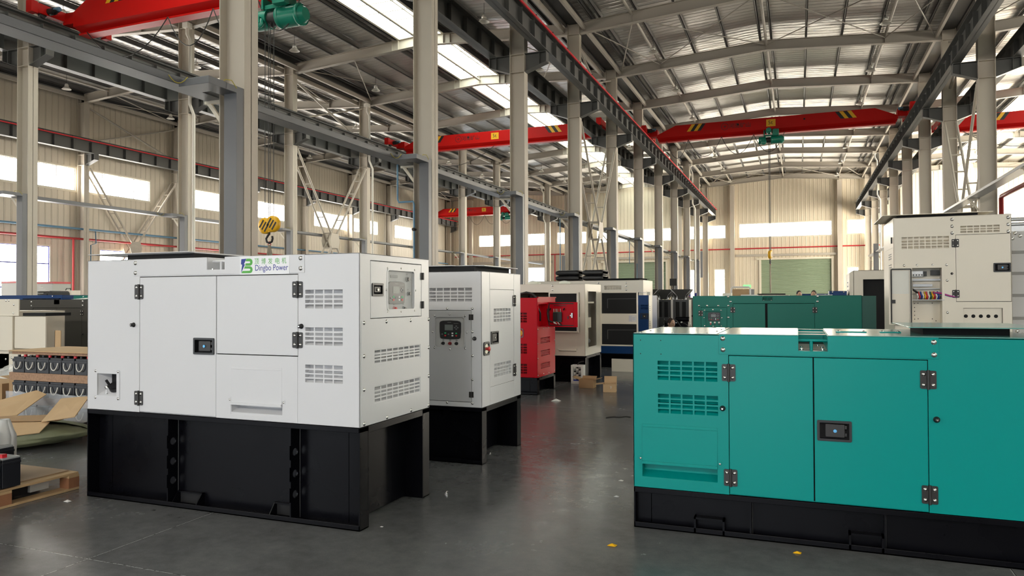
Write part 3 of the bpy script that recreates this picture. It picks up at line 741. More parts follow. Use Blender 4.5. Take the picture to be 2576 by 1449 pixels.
# fuel inlet
q = MB().at(FM); q.rring(.08, .339, .745, .971, .0005, .005, .012, .03); ip = q.build('fuel_inlet', WHITE, g)
q = MB().at(FM); q.add([(.106, .775, 0), (.307, .775, 0), (.307, .945, 0), (.106, .945, 0), (.155, .85, -.10), (.307, .85, -.10), (.307, .93, -.10), (.155, .93, -.10)], [(0, 1, 5, 4), (1, 2, 6, 5), (2, 3, 7, 6), (3, 0, 4, 7), (4, 5, 6, 7)]); q.build('inlet_pocket', WHITE, ip)
q = MB().at(FM); a = Vector((.24, .835, -.045)); d = Vector((.25, .75, .55)).normalized(); q.cyl(a-d*.012, a+d*.016, .045, 18); q.cyl(a+d*.016, a+d*.026, .036, 16); q.cyl(a+d*.02+Vector((-.04, .0, .01)), a+d*.06+Vector((-.06, .01, .01)), .010, 8); q.build('fuel_cap', BLACK, ip)
q = MB().at(FM); q.cyl((.195, .83, -.012), (.188, .845, -.006), .014, 12); q.cyl((.192, .82, -.008), (.192, .785, -.006), .003, 6); q.cyl((.192, .785, -.006), (.20, .79, -.006), .003, 6); q.build('cap_key', CHROME, ip)
for u in (.092, .325):
    for v in (.757, .959): screw(ip, FM @ Matrix.Translation((0, 0, .005)), u, v, .85, 'plate_screw')
# control door on the end
dh = (.345, .724, 1.421, 1.701)
dr = door(g, RM, .128, .834, 1.366, 1.755, WHITE, 'control_door', holes=[dh, (.149, .278, 1.522, 1.599)]); backdoor_gap(g, RM, .128, .834, 1.366, 1.755)
q = MB().at(RM); q.rring(.338, .731, 1.414, 1.708, .0003, .003, .03, .012); q.build('window_bezel', WHITE, dr)
q = MB().at(RM); q.box(.34, .73, 1.416, 1.706, -.009, -.007); q.build('clear_window', GLASSY, dr)
q = MB().at(RM); q.box(.30, .77, 1.385, 1.735, -.0255, -.0245); q.build('instrument_board', mat('grey_board', (.46,.46,.46), .4), g)
IM = RM @ Matrix.Translation((0, 0, -.0245)); controller(g, IM, .375, .605, 1.462, 1.620)
knob(g, IM, .47, 1.428, LEDR); knob(g, IM, .60, 1.428); knob(g, IM, .655, 1.64, BLACK, .02); knob(g, IM, .67, 1.535, BLACK, .016)
q = MB().at(IM); q.rrect(.42, .52, 1.645, 1.667, .0005, .004, .009); q.build('rubber_grommet', BLACK, g)
door_handle(g, RM, .144, .283, 1.517, 1.604, False)
for v0, v1 in ((1.640, 1.693), (1.425, 1.479)): small_hinge(g, RM, .817, .868, v0, v1)
for u, v in ((.345, 1.711), (.53, 1.715), (.727, 1.711), (.345, 1.412), (.53, 1.408), (.727, 1.412), (.328, 1.56), (.742, 1.56)): screw(dr, RM, u, v, .6, 'window_screw')
q = MB().at(RM); q.panel(.018, .950, zb+.002, 1.355, .0003, .003, [(.17, .81, 1.06, 1.16), (.17, .81, .80, .916)]); q.build('lower_panel', WHITE, g, bevel=.001)
for u, v in ((.046, 1.342), (.325, 1.342), (.662, 1.340), (.938, 1.340), (.046, 1.125), (.046, .907), (.047, .685), (.331, .685), (.667, .685), (.935, .685), (.938, 1.125), (.938, .907)): screw(g, RM @ Matrix.Translation((0, 0, .003)), u, v, 1.15)
# roof hood
q = MB(); q.box(.16, .84, .22, .80, zt+.001, zt+.052); q.build('vent_foam', MATTE, g)
q = MB(); q.box(-.20, .84, .16, .92, zt+.056, zt+.062); q.box(-.02, .84, .22, .80, zt+.050, zt+.057); q.build('rain_cover', WHITE, g, bevel=.002)
for i in range(5):
    screw(g, TOP(zt), .06+.085*i, .03, .7)
for i in range(4): screw(g, TOP(zt), 1.9+.15*i, .03, .7); screw(g, TOP(zt), L_-.03, .12+.24*i, .7)
# logo sign
st = MB().at(FM); st.box(1.473, 1.890, 1.669, 1.792, .0045, .006); sg = st.build('logo_sign', STICKER, g)
sg['label'] = 'white logo sign with blue lightning bolt, green letter and two lines of text'
U0, V0, WID, HEI = 1.473, 1.792, .417, .123
def sp(px, py):  # sticker photo pixel -> u,v  (crop 600,640 at 18.4 px)
    x0 = 85+ (py-80)*.03; return (U0+WID*(px-85)/2290, V0-HEI*((py-80)+(px-85)*.026)/(880))
bolt = [(150,185),(390,165),(275,440),(325,448),(140,870),(190,455),(132,447)]
q = MB().at(FM); q.prism([sp(*p) for p in bolt][::-1], 'z', .0062, .0066); q.build('lightning_bolt', DECAL_B, sg)
def arc(cx, cy, rx, ry, a0, a1, n=8): return [(cx+rx*math.cos(a0+(a1-a0)*i/n), cy+ry*math.sin(a0+(a1-a0)*i/n)) for i in range(n+1)]
def band(outer, inner):
    q = MB().at(FM); k = len(outer); vs = [(*sp(*p), .0066) for p in outer]+[(*sp(*p), .0066) for p in inner]
    q.add(vs, [(i, i+1, k+i+1, k+i) for i in range(k-1)]); return q
o1 = [(400, 160)]+arc(560, 335, 125, 175, -PI/2, PI/2)+[(330, 512)]; i1 = [(350, 295)]+arc(520, 340, 55, 48, -PI/2, PI/2)+[(360, 392)]
band(o1, i1).build('green_emblem', DECAL_G, sg)
o2 = [(325, 538)]+arc(560, 705, 128, 170, -PI/2, PI/2)+[(155, 884)]; i2 = [(280, 655)]+arc(530, 705, 50, 52, -PI/2, PI/2)+[(205, 772)]
band(o2, i2).build('green_emblem', DECAL_G, sg)
me = text_mesh('Dingbo Power', .052, .0002, scale=(.80, 1.12))
xs = [v.co.x for v in me.vertices]; wd = max(xs)-min(xs); u0_, v0_ = sp(790, 770); u1_, _v = sp(2300, 730); me.transform(Matrix.Diagonal(((u1_-u0_)/wd, 1, 1, 1)))
put_text('sign_lettering', me, DECAL_B, sg, FM @ Matrix.Translation((u0_, v0_+.002, .0064)))
for ch, (px, py) in zip('顶博发电机', ((775, 445), (1095, 435), (1405, 425), (1735, 415), (2035, 405))):
    me = text_mesh(ch, .044, .0002); xs = [v.co.x for v in me.vertices]; ys = [v.co.y for v in me.vertices]
    if xs:
        me.transform(Matrix.Translation((-min(xs), -min(ys), 0))); me.transform(Matrix.Diagonal((.037/max(.001, max(xs)-min(xs)), .041/max(.001, max(ys)-min(ys)), 1, 1)))
    u_, v_ = sp(px, py); put_text('sign_character', me, DECAL_G, sg, FM @ Matrix.Translation((u_, v_, .0064)))

# ================================================================ SECOND WHITE GENERATOR
L2, D2_, zb, zt = 2.3, .990, .513, 1.745
g = empty('generator_set', (-2.661-L2, 6.049, 0), 'white generator with round emergency stop and control panel, behind the logo one', 'generator')
FM = FRONT(); RM = RIGHT(L2)
def fu(x): return L2+x
base_frame(g, L2, D2_, zb-.004, [.75], [(.9, 1.1)], fl=.1, web=.10, endrec=.222)
v1_ = (fu(-.529), fu(-.097), 1.469, 1.595); sv = [(.284, .718, 1.277, 1.40), (.290, .725, .757, .882)]
wn = (fu(-.478), fu(-.165), 1.050, 1.334)
shell(g, L2, D2_, zb, zt, CREAM if False else WHITE, fh=[v1_, (fu(-.56), fu(-.101), .556, 1.391)], rh=sv+[(.187, .803, .676, 1.583)])
vent(g, FM, *v1_, 6, 4, WHITE, depth=.08)
LG = mat('pale_grey_panel_coat', (.50,.50,.51), .35, bump=.1, bscale=160)
d = door(g, FM, fu(-.56), fu(-.101), .556, 1.391, LG, 'control_door', holes=[wn]); backdoor_gap(g, FM, fu(-.56), fu(-.101), .556, 1.391)
q = MB().at(FM); q.rring(wn[0]-.004, wn[1]+.004, wn[2]-.004, wn[3]+.004, -.012, .003, .035, .010); q.build('window_bezel', LG, d)
q = MB().at(FM); q.box(wn[0]-.01, wn[1]+.01, wn[2]-.01, wn[3]+.01, -.0255, -.0245); q.build('instrument_board', mat('grey_board2', (.55,.55,.54), .4), g)
IM = FM @ Matrix.Translation((0, 0, -.0245)); controller(g, IM, fu(-.429), fu(-.215), 1.127, 1.296)
for u, m_ in ((-.398, BLACK), (-.328, mat('dark_red_plastic', (.25,.02,.02), .4)), (-.262, BLACK)): knob(g, IM, fu(u), 1.086, m_, .016)
for v0, v1 in ((1.303, 1.354), (.602, .654)): small_hinge(g, FM, fu(-.126), fu(-.081), v0, v1)
bumper(g, FM, fu(-.070), 1.135, .017)
for u, v in ((-.345, 1.407), (-.092, 1.407), (-.092, 1.195), (-.093, .979), (-.094, .764), (-.094, .549), (-.348, .546)): screw(g, FM, fu(u), v, 1.0)
for u, v in ((-.478, 1.342), (-.32, 1.352), (-.165, 1.342), (-.478, 1.043), (-.32, 1.034), (-.165, 1.043), (-.495, 1.19), (-.148, 1.19)): screw(d, FM, fu(u), v, .7, 'window_screw')
q = MB().at(RM); q.panel(.190, .800, .678, 1.581, -.02, -.001, [(s_[0]-.0, s_[1], s_[2], s_[3]) for s_ in sv]+[(.214, .383, 1.076, 1.185)]); q.build('side_door', WHITE, g, bevel=.002)
backdoor_gap(g, RM, .187, .803, .676, 1.583) if False else None
for s_ in sv: vent(g, RM, *s_, 6, 4, WHITE, depth=.05, bar=.009)
for v in (.187, .803):
    q = MB().at(RM); q.box(v-.002, v+.002, zb+.003, zt-.004, .0003, .0018); q.build('seam_strip', WHITE, g)
door_handle(g, RM, .209, .388, 1.071, 1.190)
for v0, v1 in ((1.42, 1.527), (.722, .841)): hinge(g, RM, .772, .852, v0, v1)
q = MB().at(RM); q.rring(.031, .165, .977, 1.102, .0005, .010, .025, .018); q.rrect(.045, .151, .99, 1.09, .0003, .003, .015)
es_ = q.build('emergency_stop', BLACK, g)
q = MB().at(RM); q.cyl((.098, 1.038, .003), (.098, 1.038, .006), .044, 20); q.build('yellow_disc', mat('chrome_disc', (.55,.53,.45), .25, metal=.8), es_)
q = MB().at(RM); q.cyl((.098, 1.038, .006), (.098, 1.038, .024), .013, 12); q.lathe([(.020, .024), (.022, .032), (.018, .038), (.0001, .040)], 16, (.098, 1.038, 0)); q.build('stop_button', LEDR, es_)
q = MB(); q.box(1.25, L2-.10, .06, .93, zt+.001, zt+.052); q.build('vent_foam', MATTE, g)
q = MB(); q.box(1.0, L2-.30, .02, .97, zt+.052, zt+.060); q.box(L2-.30, L2-.02, .10, .97, zt+.052, zt+.060); q.build('rain_cover', WHITE, g, bevel=.002)
for i in range(3): screw(g, TOP(zt), L2-.05-.38*i, .03, .8)

# ================================================================ TEAL GENERATOR
L3, D3, zb, zt = 2.30, 1.04, .266, 1.265
g = empty('generator_set', (-1.016, 4.773, 0), 'teal generator with black hinges and handle on a low black base', 'generator')
FM = FRONT()
base_frame(g, L3, D3, .262, [.722, 1.468], [(.384, .572), (1.281, 1.468)], web=.06, tube=True, holes=False, endrec=.1)
vents = [(.161, .535, .968, 1.090), (.162, .538, .754, .877)]
notch = (1.012, 1.175, 1.173, zt+.01)
shell(g, L3, D3, zb, zt, TEAL, fh=vents+[(.602, 1.095, zb, 1.138), (1.095, 1.702, zb, 1.138), (.058, .532, .335, .43), notch], th=[(1.012, 1.175, -.01, .95)])
door(g, FM, .602, 1.095, zb+.001, 1.137, TEAL); door(g, FM, 1.095, 1.702, zb+.001, 1.137, TEAL, holes=[(1.118, 1.297, .645, .758)]); backdoor_gap(g, FM, .602, 1.702, zb, 1.138)
header(g, FM, .545, 1.757, 1.143, zt-.001, TEAL, notch)
q = MB(); q.box(1.012, 1.175, .006, .95, 1.168, 1.173); q.box(1.008, 1.012, .006, .95, 1.173, zt-.004); q.box(1.175, 1.179, .006, .95, 1.173, zt-.004); q.box(1.012, 1.175, .95, .954, 1.173, zt); q.build('lifting_recess', TEAL, g)
q = MB(); q.box(1.012, 1.175, .10, .70, 1.1735, 1.176); q.build('recess_plate', mat('dull_plate', (.40,.39,.36), .4, metal=.5), g)
q = MB(); q.cyl((1.085, .06, 1.173), (1.085, .06, 1.232), .010, 12); q.cyl((1.012, .075, 1.234), (1.175, .075, 1.234), .009, 12); q.build('lifting_lug', TEAL, g)
for y in (.28, .60):
    q = MB(); q.box(1.012, 1.175, y, y+.028, zt-.006, zt-.001); q.build('lifting_lug', CREAM, g)
for u, y in ((1.03, .05), (1.15, .05), (1.03, .25), (1.15, .25), (1.13, .45)):
    q = MB(); q.cyl((u, y, 1.176), (u, y, 1.186), .009, 6); q.build('lug_bolt', CHROME, g)
for h in ((.563, .645, .975, 1.081), (.571, .652, .321, .425), (1.661, 1.743, .972, 1.077), (1.663, 1.745, .317, .421)): hinge(g, FM, *h)
door_handle(g, FM, 1.113, 1.302, .640, .763, False, mat('blue_lock', (.15,.45,.75), .25, metal=.7))
bumper(g, FM, .566, .803, .016); bumper(g, FM, 1.742, .799, .016)
for v in vents: vent(g, FM, *v, 5, 4, TEAL)
cable_flap(g, FM, .058, .532, .430, .678, .335, TEAL)
for u, v in ((.570, 1.241), (.571, 1.171), (1.732, 1.239), (1.733, 1.167)): screw(g, FM @ Matrix.Translation((0, 0, .004)), u, v, 1.25)
for u, v in ((.05, 1.222), (.182, 1.222), (.05, 1.134), (.183, 1.134)):
    q = MB().at(FM); q.cyl((u, v, .0003), (u, v, .0009), .0035, 8); q.build('rivet_hole', MATTE, g)
q = MB(); q.box(.004, .53, .01, D3-.01, zt+.0005, zt+.004); q.build('roof_plate', mat('teal_roof_sheen', (.16,.36,.33), .16, metal=.0, spec=.9, bump=.05, bscale=40), g)
RT = MATS['teal_roof_sheen']  # paler copy of the teal coat, end-wall reflection put into its colour
q = MB(); q.box(.545, 1.008, .012, D3-.01, zt+.0005, zt+.005); q.box(1.18, L3-.01, .012, D3-.01, zt+.0005, zt+.005); q.build('roof_plate', RT, g)
for u, v in ((.05, .03), (.25, .03), (.47, .03), (.06, .3), (.08, .55), (.06, .95), (.25, .99), (.42, .99), (.50, .35), (.50, .65), (.51, .9)): screw(g, TOP(zt+.004), u, v, .95)
for x0, x1, y in ((1.24, 1.42, .42), (1.50, 1.62, .46)):
    q = MB(); q.box(x0, x1, y, y+.06, zt+.005, zt+.011); q.build('cover_strip', TEAL, g)
    for a in (x0+.015, x1-.015): screw(g, TOP(zt+.011), a, y+.03, 1.1)
q = MB(); q.box(1.72, 2.17, .30, .85, zt+.005, zt+.045); q.build('vent_foam', MATTE, g)
q = MB(); q.box(1.62, 2.31, .10, .95, zt+.050, zt+.056); q.box(1.70, 2.19, .28, .87, zt+.044, zt+.051); q.build('rain_cover', RT, g, bevel=.002)
# ================================================================ CRANES, LAMPS, TRAYS, PIPES
def catenary(p, q_, sag, n=10):
    p = Vector(p); q_ = Vector(q_); return [p.lerp(q_, i/n)-Vector((0, 0, sag*4*(i/n)*(1-i/n))) for i in range(n+1)]
def crane(xl, xr, y, label, zt=10.12, zl=9.34, tap=.95, hx=None, hook_z=None, text=True, cap='5t', bigtext=None, wb=.42, group=None, cable=True, hl=None):
    # single-girder travelling crane: box girder with tapered ends on two end trucks
    t = empty('overhead_crane', ((xl+xr)/2, y, 9.62), label, 'crane', group)
    ox, oz = (xl+xr)/2, 9.62; X = lambda v: v-ox; Z = lambda v: v-oz
    a, b_ = xl+.45, xr-.45
    q = MB(); prof = [(zl+.22, a), (zl+.22, b_), (zt-.42, b_), (zt, b_-tap), (zt, a+tap), (zt-.42, a)]
    q.prism([(Z(z), X(x)) for z, x in prof][::-1], 'y', -wb/2, wb/2)
    q.prism([(Z(z), X(x)) for z, x in [(zl+.05, a+.12), (zl+.05, b_-.12), (zl+.22, b_), (zl+.22, a)]], 'y', -.03, .03)
    q.build('crane_girder', CRANE, t, bevel=.01)
    q = MB(); q.box(X(a+.1), X(b_-.1), -.17, .17, Z(zl), Z(zl+.05)); q.prism([(-wb/2, Z(zl+.22)), (wb/2, Z(zl+.22)), (.05, Z(zl+.10)), (-.05, Z(zl+.10))], 'x', X(a+.05), X(b_-.05)); q.build('lower_flange', CRANE, t)
    for x, s_ in ((xl, 1), (xr, -1)):
        q = MB(); q.box(X(x)-.10, X(x)+.10, -1.27, 1.27, .10, .38); q.box(X(x)-.12, X(x)+.12, -1.30, -1.10, .06, .40); q.box(X(x)-.12, X(x)+.12, 1.1, 1.3, .06, .40)
        q.box(*sorted((X(x), X(x)+s_*.5)), -.26, .26, .02, .36)
        e = q.build('end_truck', CRANE, t, bevel=.012)
        for yy in (-.9, .9):
            q = MB(); q.cyl((X(x)-.05, yy, .105), (X(x)+.05, yy, .105), .105, 16); q.build('wheel', DARKST, e)
        q = MB(); q.cyl((X(x)+s_*.10, -.75, .22), (X(x)+s_*.32, -.75, .22), .10, 14); q.cyl((X(x)+s_*.32, -.75, .22), (X(x)+s_*.46, -.75, .22), .07, 12, .06); q.use(MAT_BLUEM) if False else None; q.build('drive_motor', RUBBER, e)
        q = MB(); q.cyl((X(x)+s_*.33, -.75, .25), (X(x)+s_*.52, -.75, .25), .065, 12); q.build('motor_cap', PIPEB, e)
    F_ = FRONT(-wb/2)
    for x0, dr in ((a+tap+.55, 1), (b_-tap-.75, -1)):
        for i in range(4):
            q = MB().at(F_); u = X(x0)+dr*i*.17; sl = .24*dr; z0, z1 = Z(zt-.36), Z(zt-.02)
            pts = [(u, z0), (u+.17*dr, z0), (u+.17*dr+sl, z1), (u+sl, z1)]
            if dr < 0: pts = pts[::-1]
            q.prism(pts, 'z', .001, .004); q.build('hazard_stripe', YELLOW if i % 2 == 0 else DECAL_K, t)
    if text:
        me = text_mesh('⊕河南矿山', .26, .001); put_text('maker_lettering', me, DECAL_K, t, F_ @ Matrix.Translation((X(xl+(xr-xl)*.305), Z(zt-.36), .002)))
        q = MB().at(F_); q.box(X(ox-.20), X(ox+.22), Z(zt-.44), Z(zt-.10), .001, .004); pl = q.build('load_plate', YELLOW, t)
        put_text('load_lettering', text_mesh(cap, .26, .001), DECAL_K, pl, F_ @ Matrix.Translation((X(ox-.12), Z(zt-.34), .005)))
        for x in (ox-1.5, ox+1.5):
            q = MB().at(F_); q.cyl((X(x), Z(zt-.22), .001), (X(x), Z(zt-.22), .004), .045, 12); q.build('girder_port', MATTE, t)
    if cable:
        xs = [hx+.6, hx-.8, hx-2.3, hx-3.9, a+.5] if hx else [a+.5, ox]
        q = MB()
        for p, r in zip(xs, xs[1:]): q.tube(catenary((X(p), -.22, Z(zl+.02)), (X(r), -.22, Z(zl+.02)), .9), .014, 6)
        q.build('festoon_cable', RUBBER, t)
    return t
def hoist(x, y, z, label, s=1.0, length=1.5, hook=None, group=None, r=.26, hooklabel=None, sling=None):
    t = empty('electric_hoist', (x, y, z), label, 'hoist', group)
    q = MB(); L_ = length
    q.cyl((-L_*.5, 0, 0), (-L_*.22, 0, 0), r*.92, 24); q.cyl((-.02*L_, 0, 0), (L_*.42, 0, 0), r, 24); q.cyl((L_*.42, 0, 0), (L_*.5, 0, 0), r*.9, 24, r*.6)
    q.lathe([(r*1.03, -.02*L_), (r*1.06, 0), (r*1.06, .05), (r*1.0, .07)], 24, (0, 0, 0), 'x'); q.lathe([(r, L_*.36), (r*1.05, L_*.37), (r*1.05, L_*.42), (r, L_*.43)], 24, (0, 0, 0), 'x')
    q.build('hoist_drum', HOIST, t)
    q = MB(); q.cyl((-L_*.22, 0, 0), (-.02*L_, 0, 0), r*.7, 20); q.build('rope_barrel', RUBBER, t)
    q = MB(); q.box(-L_*.30, L_*.20, -.16, .16, r*.8, r*1.2); q.box(-L_*.30, -L_*.26, -.22, .22, r*.8, r*2.4); q.box(L_*.16, L_*.20, -.22, .22, r*.8, r*2.4); q.build('trolley_frame', HOIST, t, bevel=.01)
    for sx in (-.14, .14):
        for yy in (-.2, .2):
            q = MB(); q.cyl((sx*L_, yy*.55, r*2.05), (sx*L_, yy, r*2.05), .10, 16); q.build('trolley_wheel', HOIST, t)
    q = MB(); q.cyl((-.1, -.17, r*1.9), (-.1, -.55, r*1.9), .13, 16); q.cyl((-.1, -.55, r*1.9), (-.1, -.66, r*1.9), .09, 14, .07); q.build('travel_motor', HOIST, t)
    q = MB(); q.box(L_*.05, L_*.30, -.46, -.26, r*.7, r*2.2); q.build('control_box', HOIST, t, bevel=.01)
    q = MB(); q.lathe([(.0001, -.03), (.12, -.03), (.13, 0), (.12, .03), (.0001, .03)], 18, (-L_*.30, -r*1.02, -r*.62), 'y'); q.box(-L_*.30-.03, -L_*.30+.03, -r*1.02-.05, -r*1.02+.05, -r*.62, -r*.05); q.build('rope_guide', HOIST, t)
    return t
def hook_block(x, y, z, ztop, label, r=.2, sling=1.0, group=None, rz=0.0):
    t = empty('hook_block', (x, y, z), label, 'hook', group, rz=rz)
    for i, s_ in enumerate((-1, 1)):
        q = MB(); q.lathe([(.0001, -.075), (r*.8, -.07), (r, -.04), (r, .04), (r*.8, .07), (.0001, .075)], 22, (s_*r*.56, 0, .02*s_), 'y')
        c = q.build('sheave_cover', YELLOW, t)
        for d in (-.4, .05, .5):
            q = MB(); m_ = Matrix.Translation((s_*r*.56, -.0765, .02*s_)) @ Matrix.Rotation(.6, 4, 'Y'); q.at(m_).box(r*d-.022, r*d+.022, -.001, .001, -r*.55, r*.55); q.build('cover_stripe', DECAL_K, c)
    q = MB(); q.box(-.05, .05, -.05, .05, -r*.9, r*.4); q.build('cross_piece', YELLOW, t)
    q = MB(); pts = [(0, 0, -r*.85), (0, 0, -r*1.15)]+[(.085*math.cos(a), 0, -r*1.15-.09-.085*math.sin(a)) for a in [PI*.62+i*(-PI*1.28)/12+PI*.9 for i in range(13)]]
    path = [(0, 0, -r*.85), (0, 0, -r*1.1), (-.05, 0, -r*1.2-.03), (-.10, 0, -r*1.2-.10), (-.08, 0, -r*1.2-.18), (0, 0, -r*1.2-.215), (.08, 0, -r*1.2-.18), (.105, 0, -r*1.2-.10), (.09, 0, -r*1.2-.04)]
    q.tube(path, .028, 8); q.build('lifting_hook', RUBBER, t)
    for i, (dx, dy) in enumerate(((-.11, -.03), (-.05, .03), (.05, -.03), (.11, .03))):
        q = MB(); q.cyl((dx, dy, r*.3), (dx*1.05, dy, ztop-z), .009, 6); q.build('wire_rope', RUBBER, t)
    zb_ = -r*1.2-.20
    if sling:
        q = MB(); q.tube([(0, .01, zb_+.03), (.03, .02, zb_-.05), (.02, 0, zb_-.13), (-.03, -.01, zb_-.05), (0, .01, zb_+.03)], .012, 6); q.build('red_shackle', REDCAP, t)
        for dx in (-.06, 0, .06):
            q = MB(); q.tube([(dx*.2, 0, zb_-.06), (dx, .01, zb_-.30), (dx*1.3, 0, zb_-.06-sling)], .024, 6); q.build('lifting_sling', mat('grey_sling_webbing', (.30,.26,.2), .9), t)
    return t
# big crane at upper left: its end truck rides the near-side girder of the second row
crane(XB+.83, XA-.83, 15.55, 'red crane girder at upper left with a blue drive motor on its end truck', zt=10.38, zl=9.30, tap=.75, hx=-12.3, wb=.56)
hoist(-12.45, 15.45, 8.80, 'large green electric hoist under the nearest red crane', length=1.55, r=.27)
hook_block(-12.62, 15.2, 3.40, 8.6, 'yellow hook block with black stripes hanging above the logo generator', r=.21, sling=1.2)
crane(XB+.83, XA-.83, 34.9, 'red crane girder behind the third column of the left row, without a visible hoist', hx=None)
crane(XA+.83, XC-.83, 37.3, 'red crane girder spanning the main aisle with a yellow load plate', hx=-1.15)
hoist(-1.15, 37.2, 9.05, 'green hoist under the crane that spans the main aisle', length=1.15, r=.19)
hook_block(-1.25, 37.25, 3.55, 8.9, 'slim yellow hook block on long ropes in the middle of the aisle', r=.2, sling=1.35, rz=1.45)
crane(XW+1.15, XB-.83, 63.5, 'far red crane girder in the leftmost bay near the end wall', hx=-25.2)
hoist(-25.4, 63.4, 9.0, 'small far green hoist under the crane in the leftmost bay', length=1.3, r=.19)
crane(XC+.83, XE-1.0, 40.4, 'red crane girder of the right bay behind the right column row', hx=None, text=False)

# ---- high-bay lamps
def lamp(x, y, z, label, group, rod=.45):
    t = empty('high_bay_lamp', (x, y, z), label, 'lamp', group)
    q = MB(); q.cyl((0, 0, .22), (0, 0, .22+rod), .008, 6); q.build('hanger_rod', DARKST, t)
    q = MB(); q.lathe([(.0001, .24), (.05, .24), (.07, .21), (.085, .17), (.085, .11), (.07, .10)], 18); q.build('lamp_housing', LAMPM, t)
    q = MB(); q.lathe([(.07, .10), (.10, .09), (.15, .05), (.19, .0), (.205, -.012), (.20, -.015), (.185, 0), (.145, .045), (.07, .085), (.0001, .088)], 24); q.build('lamp_shade', LAMPW, t)
    return t
proto = lamp(-5.44, YK(4)+3, 11.5, 'x', 'g')
def lamp_copy(x, y, z, label, group):
    o = proto.copy(); COL.objects.link(o); o.location = (x, y, z); o['label'] = label; o['group'] = group
    for ch in PROTO_KIDS:
        c = ch.copy(); COL.objects.link(c); c.parent = o
PROTO_KIDS = [o for o in COL.objects if o.parent is proto]
tag(proto, 'bell-shaped lamp on the left slope of the aisle roof, nearest of its row', None, 'lamps on the left slope of the aisle roof')
for k in range(5, 11): lamp_copy(-5.46, YK(k)+3, 11.5, 'bell-shaped lamp on the left slope of the aisle roof, %s of its row' % order[k-4], 'lamps on the left slope of the aisle roof')
for k in range(4, 11): lamp_copy(3.05, YK(k)+3, 11.5, 'bell-shaped lamp on the right slope of the aisle roof, %s of its row' % order[k-4], 'lamps on the right slope of the aisle roof')
for k in range(3, 10): lamp_copy(-18.55, YK(k)+3, 11.35, 'bell-shaped lamp on the far slope of the left bay roof, %s of its row' % order[k-3], 'lamps on the far slope of the left bay roof')
for k in range(3, 9): lamp_copy(-10.35, YK(k)+3, 11.35, 'bell-shaped lamp beside the aisle-side crane girder in the left bay, %s of its row' % order[k-3], 'lamps on the near slope of the left bay roof')
for k in range(2, 9): lamp_copy(-23.6, YK(k)+3, 11.3, 'bell-shaped lamp on the near slope of the leftmost bay roof, %s of its row' % order[k-2], 'lamps on the near slope of the leftmost bay roof')
for k in range(3, 10): lamp_copy(-31.3, YK(k)+3, 11.2, 'bell-shaped lamp near the left wall under the roof, %s of its row' % order[k-3], 'lamps near the left wall')

# ---- cable trays with drop boxes down the columns
def tray(x, y0, y1, side, label, rows, m=TRAY, z0=4.565, z1=4.68, w_=.32, drops=True, dx=None, zd=.05):
    t = empty('cable_tray', (x, 0, 0), label, 'cable tray')
    q = MB(); a, b_ = (-w_, 0) if side > 0 else (0, w_)
    q.box(a, b_, y0, y1, z0, z0+.004); q.box(b_-.004, b_, y0, y1, z0, z1); q.box(a, a+.004, y0, y1, z0, z1); q.box(a, b_, y0, y1, z1-.004, z1)
    q.build('tray_body', m, t)
    for k, xc in rows:
        y = YK(k); u = xc-x
        if drops:
            q = MB(); fx = u+.23
            q.box(-.02, fx, y-.85, y-.50, z0-.03, z1-.04); q.box(fx-.30, fx, y-.52, y-.152, z0-.03, z1-.045)
            q.build('tray_elbow', m, t, bevel=.006)
            q = MB(); q.box(fx-.235, fx, y-.30, y-.155, zd, z0-.02); q.build('drop_duct', m, t, bevel=.004)
            q = MB()
            for yy in (y-.85, y-.50): pass
            q.tube(catenary((.005, y-1.05, z1-.03), (.16, y-.86, z1-.03), .10, 6), .006, 5); q.tube([(fx-.06, y-.515, z1-.05), (fx-.03, y-.50, z1+.0), (fx, y-.40, z1+.01), (fx+.004, y-.30, z1-.08)], .006, 5)
            q.build('earth_wire', mat('yellow_green_wire', (.5,.42,.05), .5), t)
        q = MB(); sx = -1 if side > 0 else 1
        if side > 0:
            q.box(a-.02, u-.235, y-.03, y+.03, z0-.05, z0-.005); q.prism([(a+.02, z0-.05), (a+.09, z0-.05), (u-.235, z0-.42), (u-.235, z0-.50)] and [(z0-.05, a+.02), (z0-.50, u-.235), (z0-.42, u-.235), (z0-.05, a+.10)], 'y', y-.02, y+.02)
        else:
            q.box(u-.0, b_+.02, y-.03, y+.03, z0-.05, z0-.005) if u < b_ else q.box(a-.02, u-.235, y-.03, y+.03, z0-.05, z0-.005)
            q.prism([(z0-.05, a+.02), (z0-.45, u-.235), (z0-.37, u-.235), (z0-.05, a+.10)], 'y', y-.02, y+.02)
        q.build('tray_bracket', TRIMC, t)
    return t
tray(-8.2, -6, 62.5, 1, 'dark grey cable tray with drop ducts along the left column row', [(k, XA) for k in range(1, 11)])
tray(-21.40, 0, 62.5, 1, 'thin grey cable tray with drop ducts along the second column row', [(k, XB) for k in range(2, 10)], z0=4.53, z1=4.63)
tray(5.02, 8, 62.5, -1, 'light zinc cable tray along the right column row', [(k, XC) for k in range(3, 11)], m=TRAYL, z0=4.60, z1=4.68, drops=False)
for x, z, l in ((5.05, 4.2, 'grey duct box on the far right column'), (-21.3, 4.2, 'grey duct box on the far second-row column'), (-8.25, 4.3, 'grey duct box on the far left-row column')):
    q = MB(); y = YK(11)-.5 if x < 0 else YK(9); q.box(x-.16, x+.16, y-.1, y, z-1.0 if x < 0 else 2.9, z+1.4 if x < 0 else 5.2)
    tag(q.build('duct_box', TRAY), l, 'duct')

